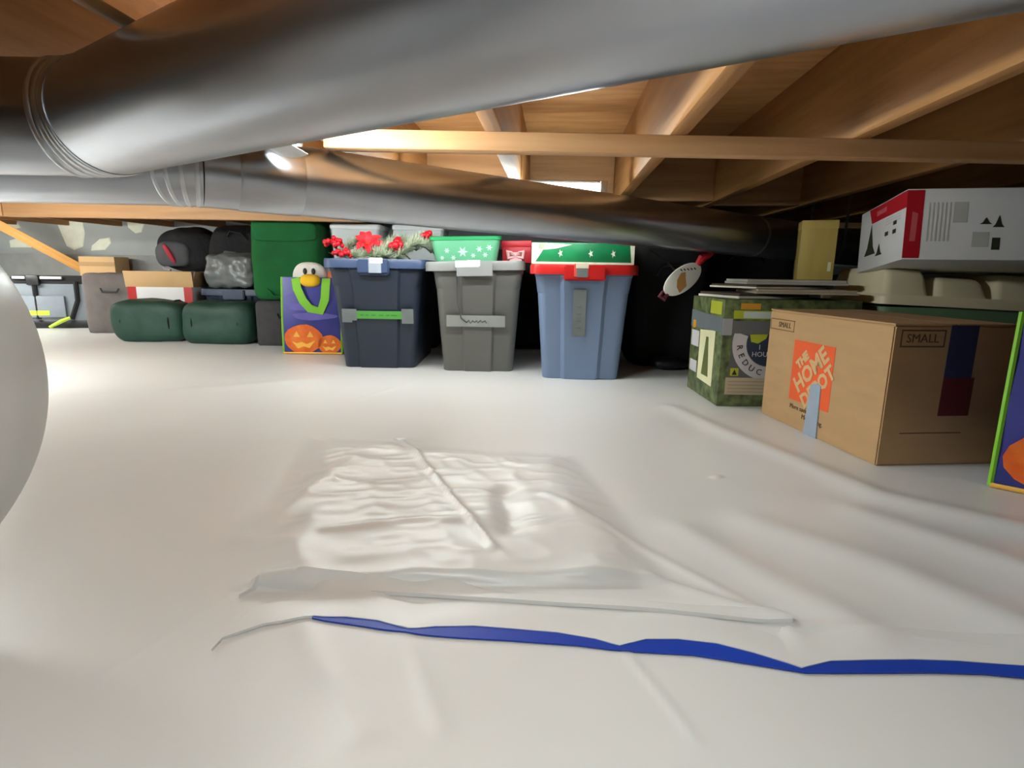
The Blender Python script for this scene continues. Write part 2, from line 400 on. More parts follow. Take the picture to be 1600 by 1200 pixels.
# walls
def wall(name, x0, x1, y0, y1, z0, z1, m): return struct(box(name, x0, x1, y0, y1, z0, z1, m, bev=0))
wb = wall('wall_back', X0, X1, Y1, Y1 + 0.1, 0.44, 0.96, WALL)
wbl = box('foundation_ledge', X0, X1, Y1 - 0.10, Y1 + 0.1, -0.02, 0.485, CONC, wb, bev=0.004)
wall('wall_left', X0 - 0.1, X0, Y0, Y1, -0.02, 0.96, CONC)
wall('wall_right', X1, X1 + 0.1, Y0, Y1, -0.02, 0.96, CONC)
wall('wall_front', X0, X1, Y0 - 0.1, Y0, -0.02, 0.96, CONC)
def patch(poly):
    bm = bmesh.new()
    cx = sum(p[0] for p in poly) / len(poly); cz = sum(p[1] for p in poly) / len(poly)
    o = [(x, Y1 + 0.001, z) for x, z in poly]; inn = [(cx + (x - cx) * 0.9, Y1 - 0.004, cz + (z - cz) * 0.9) for x, z in poly]
    loft(bm, [o, inn]); return finish(bm, 'plaster_patch', MUD, wb, 0)
def wpx(px, py):   # wall-plane point seen at a pixel of the 1600x1200 frame, used once to survey the patches
    d = fw + rt * ((px - 800) / F_PX) - up * ((py - 600) / F_PX); t = Y1 / d.y
    return (d.x * t, CAM_H + d.z * t)
for poly in ([(5, 341), (28, 348), (33, 356), (22, 358), (6, 346)], [(14, 376), (36, 369), (44, 374), (50, 387), (16, 387)],
             [(84, 336), (128, 338), (133, 365), (130, 386), (116, 391), (104, 385), (90, 352)], [(197, 342), (222, 340), (226, 350), (222, 363), (212, 365), (200, 356)],
             [(143, 384), (156, 373), (172, 371), (174, 380), (165, 391), (142, 392)], [(540, 350), (590, 350), (590, 372), (560, 376)]):
    patch([wpx(*p) for p in poly][::-1])

# ceiling: subfloor panels, joists, strapping
ceil_ = struct(thing('ceiling', 'timber floor deck overhead with pine joists', 'ceiling', (0, 0, 0)))
del ceil_['category']
JA = R(4.2)
jr = (0, 0, -JA)
k = 0
for a in np.arange(-4.42, 5.4, 1.22):       # subfloor panels: long edge across the joists
    for b in (-6.4, -3.96, -1.52, 0.92, 3.36, 5.8):
        p = box('subfloor_panel', b + 0.0015, b + 2.4385, a + 0.0015, a + 1.2185, ZT, ZT + 0.018, PLY, ceil_, bev=0.001, seg=1)
        p.rotation_euler = jr; p.location = (-0.11 + (0.6 if k % 2 else 0) * math.cos(JA), -(0.6 if k % 2 else 0) * math.sin(JA), 0)
    k += 1
jm = None
for k in range(-12, 11):
    xr = -0.02 + 0.405 * k - 1.5 * math.tan(JA)
    if jm is None:
        j = box('joist', -0.038, 0, -3.3, 4.8, ZJ, ZT, WOOD, ceil_, bev=0.003, seg=2); jm = j.data
    else:
        j = link('joist', jm, None, ceil_)
    j.location = (xr, random.uniform(-0.05, 0.05), 0); j.rotation_euler = jr
bk = None
for k, yy in ((-2, 2.55), (-1, 2.42), (0, 2.62), (1, 2.5), (2, 2.6), (0, -0.6), (-1, -0.5), (-2, -0.6), (1, -0.5)):     # blocking between joists
    xr = -0.02 + 0.405 * k + (yy - 1.5) * math.tan(JA)
    b = box('blocking', 0.0, 0.367, 0, 0.038, ZJ + 0.002, ZT, WOODX, ceil_, bev=0.002) if bk is None else link('blocking', bk, None, ceil_)
    bk = b.data; b.location = (xr, yy, 0); b.rotation_euler = jr
st = box('strapping', -0.42, 2.6, -0.0225, 0.0225, ZJ - 0.040, ZJ, WOODX, ceil_, bev=0.003); st.location = (0, 1.345, 0); st.rotation_euler = (0, 0, R(0.8))
st = box('strapping', -4.6, -2.52, 0, 0.045, ZJ - 0.068, ZJ, WOODX, ceil_, bev=0.004); st.location = (0, 2.9, 0)
st = box('strapping', -2.515, -0.75, 0.0, 0.045, ZJ - 0.070, ZJ, WOODX, ceil_, bev=0.004); st.location = (0, 2.9, 0)
st = box('strapping', 0.5, 2.6, 0, 0.045, ZJ - 0.032, ZJ, WOODX, ceil_, bev=0.003); st.location = (0, 3.3, 0)
# diagonal brace to the ledge
bm = bmesh.new(); a = Vector((-3.68, 4.0, 0.76)); b = Vector((-3.23, 4.36, 0.37)); L_ = (b - a).length
bm_box(bm, -0.03, 0.03, -0.045, 0.045, 0, L_); bmesh.ops.bevel(bm, geom=list(bm.edges), offset=0.003, segments=2, affect='EDGES')
br = finish(bm, 'diagonal_brace', WOODO); br.location = a; br.rotation_euler = (b - a).to_track_quat('Z', 'X').to_euler()
tag(br, 'orange-brown wooden brace slanting down the far grey wall', 'brace')

# ------------------------------------------------------------------ ducts
def arc_path(pts, rad, n=7):
    pts = [Vector(p) for p in pts]; out = [('s', pts[0])]
    res = []
    for i in range(1, len(pts) - 1):
        a = (pts[i - 1] - pts[i]).normalized(); b = (pts[i + 1] - pts[i]).normalized()
        ang = a.angle(b); tl = rad / math.tan(ang / 2)
        p0 = pts[i] + a * tl; p1 = pts[i] + b * tl
        c = [p0.lerp(pts[i], t).lerp(pts[i].lerp(p1, t), t) for t in [q / n for q in range(n + 1)]]
        res.append((p0, c, p1))
    return res
def duct(name, label, pts, r, rings, elbow_r=0.13, hang=()):
    t = thing(name, label, 'duct', pts[0][:2] + (0,)); o = Vector((pts[0][0], pts[0][1], 0))
    cor = arc_path(pts, elbow_r)
    prev = Vector(pts[0])
    for p0, c, p1 in cor:
        bm = bmesh.new(); tube(bm, [prev - o, p0 - o], r, 48); finish(bm, 'pipe_section', GALV, t, 40)
        bm = bmesh.new()
        cc = [q - o for q in c]; tube(bm, cc, r * 1.012, 48); finish(bm, 'elbow', GALV, t, 50)
        for q in range(0, len(c), 2):
            d = (c[min(q + 1, len(c) - 1)] - c[max(q - 1, 0)]).normalized()
            bm = bmesh.new(); tube(bm, [c[q] - o - d * 0.004, c[q] - o - d * 0.0015, c[q] - o + d * 0.0015, c[q] - o + d * 0.004], [r * 1.012, r * 1.03, r * 1.03, r * 1.012], 48); finish(bm, 'seam_ring', GALV2, t, 50)
        prev = p1
    end = Vector(pts[-1])
    bm = bmesh.new(); tube(bm, [prev - o, end - o], r, 48); finish(bm, 'pipe_section', GALV, t, 40)
    for (i, s, w) in rings:      # collars on straight runs
        a = Vector(pts[i]); b = Vector(pts[i + 1]); d = (b - a).normalized(); c = a + d * s - o
        bm = bmesh.new(); tube(bm, [c - d * w / 2, c - d * (w / 2 - 0.004), c + d * (w / 2 - 0.004), c + d * w / 2], [r * 1.0, r * 1.022, r * 1.022, r * 1.0], 48); finish(bm, 'collar', GALV2 if w < 0.03 else GALV, t, 50)
    for (i, s) in hang:
        a = Vector(pts[i]); b = Vector(pts[i + 1]); d = (b - a).normalized(); c = a + d * s - o
        sd = d.cross(Vector((0, 0, 1))).normalized()
        bm = bmesh.new()
        prof = [c + (sd * math.cos(R(q)) + Vector((0, 0, 1)) * math.sin(R(q))) * (r * 1.015) for q in range(180, 361, 15)]
        prof = [Vector((prof[0].x, prof[0].y, ZJ + 0.03))] + prof + [Vector((prof[-1].x, prof[-1].y, ZJ + 0.03))]
        rr = [[p - d * 0.011, p + d * 0.011] for p in prof]
        vs = [[bm.verts.new(q) for q in x] for x in rr]
        for x, y in zip(vs, vs[1:]): bm.faces.new((x[0], x[1], y[1], y[0]))
        finish(bm, 'hanger_strap', GALV2, t, 60)
    return t
duct('round_duct', 'large galvanized duct bending close overhead toward the viewer', [(-3.9, 0.90, 0.62), (-0.62, 0.905, 0.618), (0.98, -0.20, 0.616), (2.4, -1.15, 0.615)], 0.080, [(0, 1.9, 0.02), (1, 1.1, 0.02)], 0.12)
duct('round_duct', 'long galvanized duct running away in front of the storage totes', [(-3.9, 1.19, 0.612), (-0.68, 1.235, 0.606), (1.77, 2.815, 0.527)], 0.076, [(0, 2.0, 0.02), (1, 0.16, 0.13), (1, 1.9, 0.02)], 0.10, hang=((1, 2.42),))

# ------------------------------------------------------------------ lamps and added fill tubes
def lamp(label, loc, rz, length, strength, r=0.016, drop=0.0):
    t = thing('tube_lamp', label, 'lamp', loc, (0, 0, rz))
    box('housing', -length / 2, length / 2, -0.014, 0.014, r * 0.8, 0.034 if r > 0.018 else 0.026, LHOUS, t, bev=0.003)
    bm = bmesh.new(); tube(bm, [(-length / 2 + 0.012, 0, 0), (length / 2 - 0.012, 0, 0)], r, 16)
    finish(bm, 'glowing_tube', emit('lamp_glow', (0.92, 1.0, 0.98), strength), t)
    for s in (-1, 1):
        box('end_cap', s * length / 2 - 0.012, s * length / 2 + 0.012, -0.019, 0.019, -0.018, 0.026, LHOUS, t, bev=0.004)
    if drop:
        for s in (-1, 1):
            bm = bmesh.new(); tube(bm, [(s * length * 0.35, 0, 0.03), (s * length * 0.35, 0, 0.03 + drop)], 0.003, 6); finish(bm, 'hanger_wire', STEEL, t)
    return t
ml = lamp('glowing tube lamp between the two ducts, with added light-shaping hood', (-0.46, 1.125, ZJ - 0.034), R(90), 0.24, LAMP_MID, 0.018)
prof = [(0.010, 0.032), (0.034, 0.026), (0.046, 0.004), (0.044, -0.020), (0.028, -0.036), (0.004, -0.042), (-0.016, -0.040), (-0.032, -0.034)]   # added white hood, shaped to block light leftward and throw it right
bm = bmesh.new()
outer = [[(x, y, z) for y, z in prof] for x in (-0.12, 0.12)]
inner = [[(x, y * 0.95, z * 0.95) for y, z in prof] for x in (-0.12, 0.12)]
loft(bm, [outer[0] + inner[0][::-1], outer[1] + inner[1][::-1]]); finish(bm, 'added_hood', LHOUS, ml, 50)
lamp('long glowing tube lamp behind the far duct, right end showing', (-0.305, 2.00, ZJ - 0.024), R(0), 1.2, LAMP_FAR, 0.018)
lamp('unseen fill tube added under the joists behind the near duct', (-2.12, 1.64, ZJ - 0.034), R(4), 0.6, FILL_SIDE, 0.02)  # added fill, brightens the left floor
lamp('unseen fill tube added under the joists above the green bundles', (-3.35, 3.03, ZJ - 0.034), R(0), 0.8, FILL_LEFT, 0.02)  # added fill for the far left wall and bags
lamp('unseen fill tube added under the joists over the viewer', (-0.06, 0.10, ZJ - 0.034), R(-34), 0.5, FILL_BACK, 0.02)  # added fill out of view, lifts the foreground floor

# ------------------------------------------------------------------ totes
def outline(w, d, r, pw, step):
    """rounded rectangle whose short ends (front, back) carry a raised centre panel pw wide"""
    p = []
    n = 4
    def corner(cx, cy, a0):
        for k in range(n + 1):
            a = R(a0 + 90 * k / n); p.append((cx + r * math.cos(a), cy + r * math.sin(a)))
    corner(w / 2 - r, -d / 2 + r, 270); corner(w / 2 - r, d / 2 - r, 0)
    p += [(pw / 2 + step, d / 2), (pw / 2, d / 2 + step), (-pw / 2, d / 2 + step), (-pw / 2 - step, d / 2)]
    corner(-w / 2 + r, d / 2 - r, 90); corner(-w / 2 + r, -d / 2 + r, 180)
    p += [(-pw / 2 - step, -d / 2), (-pw / 2, -d / 2 - step), (pw / 2, -d / 2 - step), (pw / 2 + step, -d / 2)]
    return p
def tote(label, loc, rz, w, d, h, body_m, lid_m, taper=0.80, lid_roll=0.0, pw=0.5, step=0.010, group='storage totes', lid_h=0.036, tabs=0.30):
    t = thing('storage_tote', label, 'tote', loc, (0, 0, rz), group)
    bm = bmesh.new(); rings = []
    zs = [(0, taper - 0.02), (0.006, taper - 0.005), (0.02, taper), (0.76, taper + (0.965 - taper) * 0.80), (0.765, taper + (0.965 - taper) * 0.80 + 0.008), (0.90, 0.985), (0.905, 1.0), (0.93, 1.0)]
    for q, s in zs:
        rings.append([(x, y, q * h) for x, y in outline(w * s, d * (s + (1 - s) * 0.35), 0.035 * s, w * pw * s, step)])
    loft(bm, rings); finish(bm, 'body', body_m, t, 30)
    # handle grip under the rim at the facing end
    bm = bmesh.new(); yy = -d / 2
    bm_box(bm, -w * 0.16, w * 0.16, yy - 0.026, yy + 0.01, h * 0.845, h * 0.93)
    bmesh.ops.bevel(bm, geom=list(bm.edges), offset=0.006, segments=2, affect='EDGES')
    hd = finish(bm, 'handle', body_m, t)
    # lid
    lw, ld = w + 0.036, d + 0.036
    bm = bmesh.new()
    o1 = rrect(lw, ld, 0.045); o2 = rrect(lw - 0.006, ld - 0.006, 0.043); o3 = rrect(lw - 0.05, ld - 0.05, 0.03); o4 = rrect(lw - 0.075, ld - 0.075, 0.025)
    z0 = h * 0.93 - 0.004
    loft(bm, [[(x, y, z0) for x, y in o1], [(x, y, z0 + lid_h * 0.75) for x, y in o1], [(x, y, z0 + lid_h) for x, y in o2], [(x, y, z0 + lid_h) for x, y in o3], [(x, y, z0 + lid_h - 0.008) for x, y in o4]])
    lid = finish(bm, 'lid', lid_m, t, 35)
    bm = bmesh.new(); bm_box(bm, -lw * tabs / 2, lw * tabs / 2, -ld / 2 - 0.014, -ld / 2 + 0.012, z0 - 0.022, z0 + lid_h * 0.9)
    bmesh.ops.bevel(bm, geom=list(bm.edges), offset=0.005, segments=2, affect='EDGES')
    lt = finish(bm, 'latch', lid_m, lid)
    if lid_roll: lid.rotation_euler = (0, lid_roll, 0); lid.location = (0, 0, abs(lid_roll) * 0.05)
    return t, lid
def face_y(h, d, taper, z, step=0.010, extra=0.0015):
    """local y of the facing centre panel of a tote at height z (linear side taper)"""
    q = z / h; k = (0.965 - taper) * 0.80
    s = taper + k * (q / 0.76) if q < 0.76 else taper + k + 0.008 + (0.985 - taper - k - 0.008) * (q - 0.765) / 0.135
    return -(d * (s + (1 - s) * 0.35)) / 2 - step - extra
def label_on(t, h, d, taper, name, x0, x1, z0, z1, m, th=0.0008, lift=0.0):
    a = Vector((0, face_y(h, d, taper, z0) - lift, z0)); b = Vector((0, face_y(h, d, taper, z1) - lift, z1))
    uy = (b - a)
    return prism(name, [(x0, 0), (x1, 0), (x1, uy.length), (x0, uy.length)], th, m, t, a, (1, 0, 0), uy), a, uy.normalized()

TN = dict(w=0.385, d=0.56, h=0.447)
nt_, nl = tote('navy storage tote with green label, holiday greenery heaped on its lid', (-0.56, 2.345 + 0.27, 0), R(0), TN['w'], TN['d'], TN['h'], NAVY, mat('navy_lid', (58, 74, 108), rough=0.4, var=0.05), taper=0.78, pw=0.50)
H_, D_, T_ = TN['h'], TN['d'], 0.78
label_on(nt_, H_, D_, T_, 'tape_label', -0.085, 0.108, 0.208, 0.240, GTAPE, lift=0.0055)
label_on(nt_, H_, D_, T_, 'tape', -0.140, -0.080, 0.200, 0.247, TAPED, lift=0.0065)
label_on(nt_, H_, D_, T_, 'tape', -0.140, -0.100, 0.192, 0.206, TAPED, lift=0.006)
label_on(nt_, H_, D_, T_, 'tape', 0.104, 0.152, 0.190, 0.250, TAPED, lift=0.0065)
for a, b in ((-0.065, -0.05), (-0.044, -0.03), (-0.02, -0.002), (0.01, 0.03), (0.04, 0.055), (0.06, 0.085)):
    label_on(nt_, H_, D_, T_, 'ink_mark', a, b, 0.221, 0.225, GTAPED, lift=0.0066)
yl = -(D_ + 0.036) / 2 - 0.0145
prism('tape', rect(-0.016, 0.034, -0.028, 0.030), 0.001, mat('silver_tape', (160, 168, 180), rough=0.4), nt_, (0, yl, H_ - 0.026), (1, 0, 0), (0, 0, 1))
prism('tape', rect(-0.010, 0.040, 0.010, 0.031), 0.0016, WTAPE, nt_, (0, yl, H_ - 0.026), (1, 0, 0), (0, 0, 1))

TG = dict(w=0.362, d=0.52, h=0.442)
gt_, gl = tote('grey storage tote with tape label, green basket on its lid', (-0.142, 2.30 + 0.25, 0), R(0.0), TG['w'], TG['d'], TG['h'], GREYP, LGREY, taper=0.80, lid_roll=R(-1.5), pw=0.36)
H_, D_, T_ = TG['h'], TG['d'], 0.80
label_on(gt_, H_, D_, T_, 'tape_label', -0.125, 0.110, 0.186, 0.232, mat('pale_tape', (138, 140, 136), rough=0.5), lift=0.006)
label_on(gt_, H_, D_, T_, 'paper_label', -0.045, 0.040, 0.189, 0.229, TAPE, lift=0.0068)
sq = [(-0.045, 0.0), (-0.035, 0.012), (-0.028, -0.002), (-0.02, 0.01), (-0.012, 0.002), (-0.004, 0.010), (0.002, 0.001), (0.012, 0.011), (0.018, 0.003), (0.03, 0.010), (0.036, 0.0)]
bm = bmesh.new(); ys = face_y(H_, D_, T_, 0.205) - 0.0078
tube(bm, [(x, ys - z * 0.15, 0.202 + z) for x, z in sq], 0.0016, 5); finish(bm, 'ink_scribble', INK, gt_)
bm = bmesh.new(); tube(bm, [(-0.082, face_y(H_, D_, T_, 0.38) - 0.004, 0.385), (-0.08, face_y(H_, D_, T_, 0.28) - 0.004, 0.28), (-0.066, ys - 0.001, 0.222), (-0.045, ys - 0.001, 0.204)], 0.0028, 6); finish(bm, 'cord', mat('dark_cord', (70, 72, 70)), gt_)
yl = -(D_ + 0.036) / 2 - 0.0145
prism('tape', rect(-0.07, 0.07, -0.034, 0.024), 0.001, mat('grey_tape_b', (140, 142, 142), rough=0.45), gl, (0, yl, H_ - 0.022), (1, 0, 0), (0, 0, 1))
prism('tape', rect(-0.075, 0.018, 0.0, 0.026), 0.0018, mat('grey_tape_c', (196, 198, 198), rough=0.45), gl, (0, yl, H_ - 0.022), (1, 0, 0), (0, 0, 1))
prism('tape', rect(-0.028, 0.022, 0.004, 0.0265), 0.0026, WTAPE, gl, (0, yl, H_ - 0.022), (1, 0, 0), (0, 0, 1))

TB = dict(w=0.368, d=0.54, h=0.434)
bt_, bl = tote('slate blue storage tote with a red lid', (0.276, 2.155 + 0.265, 0), R(-3), TB['w'], TB['d'], TB['h'], SLATE, REDP, taper=0.80, pw=0.42, step=0.014, tabs=0.38)
H_, D_, T_ = TB['h'], TB['d'], 0.80
def lab2(nm, x0, x1, z0, z1, m, lift): label_on(bt_, H_, D_, T_, nm, x0, x1, z0, z1, m, lift=lift)
lab2('tape', -0.038, 0.010, 0.17, 0.345, TAPED, 0.006 + 0.004)
for q in range(5): lab2('ink_mark', -0.022, -0.006, 0.20 + q * 0.026, 0.204 + q * 0.026, CGREY, 0.0115)
yl = -(D_ + 0.036) / 2 - 0.0145
prism('tape', rect(-0.04, 0.012, -0.024, 0.022), 0.001, mat('pinkish_tape', (226, 96, 86), rough=0.45), bt_, (0, yl, H_ - 0.018), (1, 0, 0), (0, 0, 1))
prism('tape', rect(-0.030, 0.010, -0.026, 0.008), 0.0018, TAPED, bt_, (0, yl, H_ - 0.018), (1, 0, 0), (0, 0, 1))
prism('tape', rect(-0.034, 0.012, 0.006, 0.0235), 0.0026, mat('cream_tape', (214, 206, 180), rough=0.45), bt_, (0, yl, H_ - 0.018), (1, 0, 0), (0, 0, 1))

# ------------------------------------------------------------------ things on the totes
ZL = TN['h'] * 0.93 - 0.004 + 0.036
def berries(label, loc, n, seed, r=0.0105, spread=0.035, lift=0.03):
    rnd = random.Random(seed); t = thing('berry_cluster', label, 'berries', loc, group='red berries on the navy tote')
    for k in range(n):
        a = rnd.random() * 6.28; q = spread * math.sqrt(rnd.random())
        z = lift + r + (0.045 * (1 - q / spread * 0.6)) * rnd.random()
        o = ball('berry', r * rnd.uniform(0.85, 1.1), BERRY, t, (q * math.cos(a) * 1.25, q * math.sin(a), z), 9)
    bm = bmesh.new(); tube(bm, [(0, 0, lift + 0.02), (0.02, 0.01, lift * 0.6 + 0.01), (0.05, 0.02, 0.003)], 0.003, 5); finish(bm, 'stem', STEM, t)
    return t
zt = ZL - 0.006
zr = ZL
def holder(t): return t
berries('red berry cluster overhanging the left rim of the navy tote', (-0.752, 2.42, ZL), 18, 1, lift=0.04)
for ch in (): pass
berries('red berry cluster left of the poinsettia on the navy tote', (-0.70, 2.385, zt), 12, 2, spread=0.03, lift=0.005)
berries('red berry cluster right of the poinsettia on the navy tote', (-0.475, 2.40, zt), 10, 3, r=0.015, spread=0.028, lift=0.035)
berries('small red berry cluster beside the green basket', (-0.372, 2.46, zt), 8, 4, r=0.012, spread=0.022, lift=0.08)
# poinsettia
t = thing('poinsettia', 'red artificial poinsettia flower standing on the navy tote', 'flower', (-0.60, 2.42, zt), (R(52), 0, R(4)))
t.location.z += 0.058
rnd = random.Random(8)
for k in range(14):
    a = k / 14 * 6.283 + rnd.uniform(-0.15, 0.15); ln = rnd.uniform(0.045, 0.068); wd = 0.015
    c, s = math.cos(a), math.sin(a)
    v = []; f = []
    for q, (u, w_) in enumerate(((0, 0.003), (0.25, 0.8), (0.5, 1.0), (0.75, 0.7), (1, 0.02))):
        z = 0.012 + 0.02 * math.sin(u * 2.4) + (0.012 if k % 2 else 0)
        for sd in (-1, 0, 1):
            x_, y_ = u * ln, sd * wd * w_
            v.append((x_ * c - y_ * s, x_ * s + y_ * c, z - (0.004 if sd == 0 else 0)))
    for q in range(4):
        for e in range(2): b_ = q * 3 + e; f.append((b_, b_ + 3, b_ + 4, b_ + 1))
    pydata('petal', v, f, PETAL, t, 60)
for k in range(6):
    ball('flower_bud', 0.005, YELLOW, t, (0.009 * math.cos(k), 0.009 * math.sin(k * 1.05), 0.024), 6)
bm = bmesh.new(); tube(bm, [(0, 0, 0.012), (0, -0.01, -0.02), (0, -0.05, -0.05)], 0.003, 5); finish(bm, 'stem', STEM, t)
def sprig(label, loc, rz, ln, seed, rise=0.03):
    rnd = random.Random(seed); t = thing('pine_sprig', label, 'sprig', loc, (0, 0, rz), 'frosted sprigs on the navy tote')
    pts = [(ln * (q / 6 - 0.5), 0.01 * math.sin(q * 1.7 + seed), 0.006 + rise * math.sin(q / 6 * 2.6)) for q in range(7)]
    bm = bmesh.new(); tube(bm, pts, 0.003, 5); finish(bm, 'stem', STEM, t)
    bm = bmesh.new()
    for k in range(640):
        u = rnd.random() * 5.99; q = int(u); fr = u - q
        p = Vector(pts[q]).lerp(Vector(pts[q + 1]), fr)
        d = Vector((rnd.uniform(-0.2, 1), rnd.uniform(-1, 1), rnd.uniform(-0.1, 1))).normalized(); l = rnd.uniform(0.03, 0.062)
        s = d.cross(Vector((0.3, 0.2, 0.9))).normalized() * 0.0034
        e = p + d * l; e.z = max(0.002, e.z)
        a = bm.verts.new(p - s); b = bm.verts.new(p + s); c = bm.verts.new(e); dd = bm.verts.new(p + Vector((0, 0, 0.002)))
        bm.faces.new((a, b, c)); bm.faces.new((a, c, dd)); bm.faces.new((b, dd, c))
    nd = finish(bm, 'needles', SPRIG, t, 0); nd['kind'] = 'stuff'
    return t
sprig('frosted pine sprig behind the left berries on the navy tote', (-0.66, 2.48, zt), R(10), 0.17, 1, 0.07)
sprig('frosted pine sprig lying in front of the poinsettia', (-0.60, 2.385, zt), R(-8), 0.19, 2, 0.012)
sprig('frosted pine sprig at the right end of the navy tote', (-0.42, 2.43, zt), R(25), 0.16, 3, 0.06)
sprig('frosted pine sprig behind the poinsettia on the navy tote', (-0.53, 2.54, zt), R(-12), 0.22, 4, 0.08)
sprig('frosted pine sprig between poinsettia and right berries', (-0.52, 2.41, zt), R(40), 0.13, 6, 0.05)
sprig('frosted pine sprig reaching toward the green basket', (-0.42, 2.55, zt), R(8), 0.18, 5, 0.09)

# green basket on grey tote
ZG = TG['h'] * 0.93 - 0.004 + 0.028
t = thing('snowflake_basket', 'pale green plastic basket with snowflakes on the grey tote', 'basket', (-0.195, 2.44, ZG + 0.002), (0, R(-1.5), R(1)))
bm = bmesh.new()
secs = []
for z, s in ((0, 0.86), (0.09, 0.98), (0.098, 1.0)): secs.append([(x, y, z) for x, y in rrect(0.285 * s, 0.20 * s, 0.025)])
for z, s in ((0.098, 0.97), (0.09, 0.95), (0.006, 0.83)): secs.append([(x, y, z) for x, y in rrect(0.285 * s, 0.20 * s, 0.022)])
loft(bm, secs); finish(bm, 'basket_body', GBASK, t)
bm = bmesh.new(); secs = [[(x, y, z) for x, y in rrect(0.285 * s, 0.20 * s, 0.025)] for z, s in ((0.090, 0.99), (0.091, 1.015), (0.104, 1.02), (0.105, 0.96), (0.092, 0.955))]
loft(bm, secs, False, False); finish(bm, 'rim', GRIM, t)
rnd = random.Random(3)
for k, (x, z, r_) in enumerate(((-0.095, 0.022, 0.010), (-0.075, 0.05, 0.012), (-0.05, 0.022, 0.011), (-0.012, 0.045, 0.022), (0.03, 0.03, 0.011), (0.055, 0.055, 0.014), (0.078, 0.032, 0.012), (0.095, 0.060, 0.014))):
    y = -0.10 * (0.86 + 0.12 * z / 0.09) - 0.0012
    pts = []
    for q in range(12):
        rr = r_ * (1 if q % 2 == 0 else 0.42); a = q * math.pi / 6; pts.append((rr * math.cos(a), rr * math.sin(a)))
    prism('snowflake', pts, 0.0006, FLAKE, t, (x, y, z), (1, 0, 0), (0, -0.13, 1))
# red gift box
t = thing('gift_box', 'red gift box with pale pink bow behind the green basket', 'gift box', (0.016, 2.50, ZG + 0.006), (0, R(-1.5), R(-4)))
box('box_body', -0.06, 0.06, -0.06, 0.06, 0, 0.07, REDC, t); box('lid', -0.063, 0.063, -0.063, 0.063, 0.066, 0.092, REDC, t)
PINKB = mat('pink_ribbon', (244, 186, 188), rough=0.4)
box('ribbon', -0.030, 0.022, -0.0655, -0.0625, 0.0, 0.045, PINKB, t, bev=0.001)
for s in (-1, 1):
    bm = bmesh.new(); tube(bm, [(-0.004, -0.066, 0.03), (-0.004 + s * 0.018, -0.080, 0.042), (-0.004 + s * 0.032, -0.074, 0.05), (-0.004 + s * 0.030, -0.070, 0.022), (-0.004, -0.066, 0.028)], [0.004, 0.008, 0.009, 0.008, 0.004], 6); finish(bm, 'bow_loop', PINKB, t)
# green holiday box on red lid
ZB = TB['h'] * 0.93 - 0.004 + 0.036
t = thing('holiday_box', 'green holiday print box with white corners on the red lid', 'box', (0.272, 2.42, ZB), (0, 0, R(-3)))
box('box_body', -0.195, 0.195, -0.20, 0.20, 0, 0.082, XGREEN, t, bev=0.003)
for s in (-1, 1):
    prism('corner_print', [(s * 0.1945, 0.003), (s * 0.1945, 0.08), (s * 0.1945 - s * (0.06 if s < 0 else 0.018), 0.08), (s * 0.1945 - s * 0.01, 0.003)][::s], 0.0006, XWHITE, t, (0, -0.2002, 0), (1, 0, 0), (0, 0, 1))
prism('edge_print', rect(-0.19, 0.19, 0.002, 0.010), 0.0009, XWHITE, t, (0, -0.2002, 0), (1, 0, 0), (0, 0, 1))
for x in (-0.085, 0.03, 0.115):
    prism('star_print', [(0.010 * (1 if q % 2 else 0.4) * math.cos(q * math.pi / 5), 0.016 * (1 if q % 2 else 0.4) * math.sin(q * math.pi / 5)) for q in range(10)], 0.0006, XWHITE, t, (x, -0.2002, 0.042), (1, 0, 0), (0, 0, 1))
prism('edge_print', [(-0.17, 0.052), (-0.10, 0.06), (-0.04, 0.075), (-0.17, 0.08)], 0.0006, XWHITE, t, (0, -0.2002, 0), (1, 0, 0), (0, 0, 1))

# ------------------------------------------------------------------ behind the totes
t, l = tote('dark blue-grey tote behind the navy tote carrying cloudy boxes', (-0.67, 3.18, 0), 0, 0.60, 0.36, 0.415, mat('dark_slate_plastic', (48, 58, 74), rough=0.45), mat('dark_slate_lid', (60, 70, 88), rough=0.45), taper=0.88)
for k, (x, w_, lb) in enumerate(((-0.83, 0.26, 'cloudy white plastic box behind the left red berries'), (-0.50, 0.27, 'cloudy white plastic box behind the right frosted sprigs'))):
    t = thing('plastic_box', lb, 'box', (x, 3.17, 0.418), (0, 0, 0), 'cloudy boxes behind the greenery')
    bm = bmesh.new(); loft(bm, [[(px, py, z) for px, py in rrect(w_ * s, 0.24 * s, 0.02)] for z, s in ((0, 0.88), (0.004, 0.9), (0.19, 0.98), (0.192, 1.0), (0.2, 1.0))]); finish(bm, 'box_body', CLEARW, t)
    bm = bmesh.new(); loft(bm, [[(px, py, z) for px, py in rrect(w_ * s, 0.24 * s, 0.022)] for z, s in ((0.196, 1.02), (0.212, 1.02), (0.218, 0.99))]); finish(bm, 'lid', WHITEC, t)
def blob(name, label, cat, loc, rz, w_, d_, h_, m, **kw):
    t = thing(name, label, cat, loc, (0, 0, rz)); soft(kw.pop('part', 'bag_body'), w_, d_, h_, m, t, **kw); return t
t = blob('garment_bag', 'tall black fabric bag right of the slate blue tote', 'bag', (0.68, 2.66, 0), R(4), 0.34, 0.34, 0.57, BLACKF, k=6, amp=0.02, seed=3, freq=6)
bm = bmesh.new(); tube(bm, [(-0.08, -0.17, 0.40), (-0.06, -0.185, 0.44), (0.02, -0.185, 0.45), (0.06, -0.17, 0.40)], 0.008, 6); finish(bm, 'handle', BLACKP, t)
soft('fabric_tail', 0.16, 0.10, 0.045, BLACKP, t, k=3, amp=0.012, seed=9, loc=(-0.01, -0.22, 0))
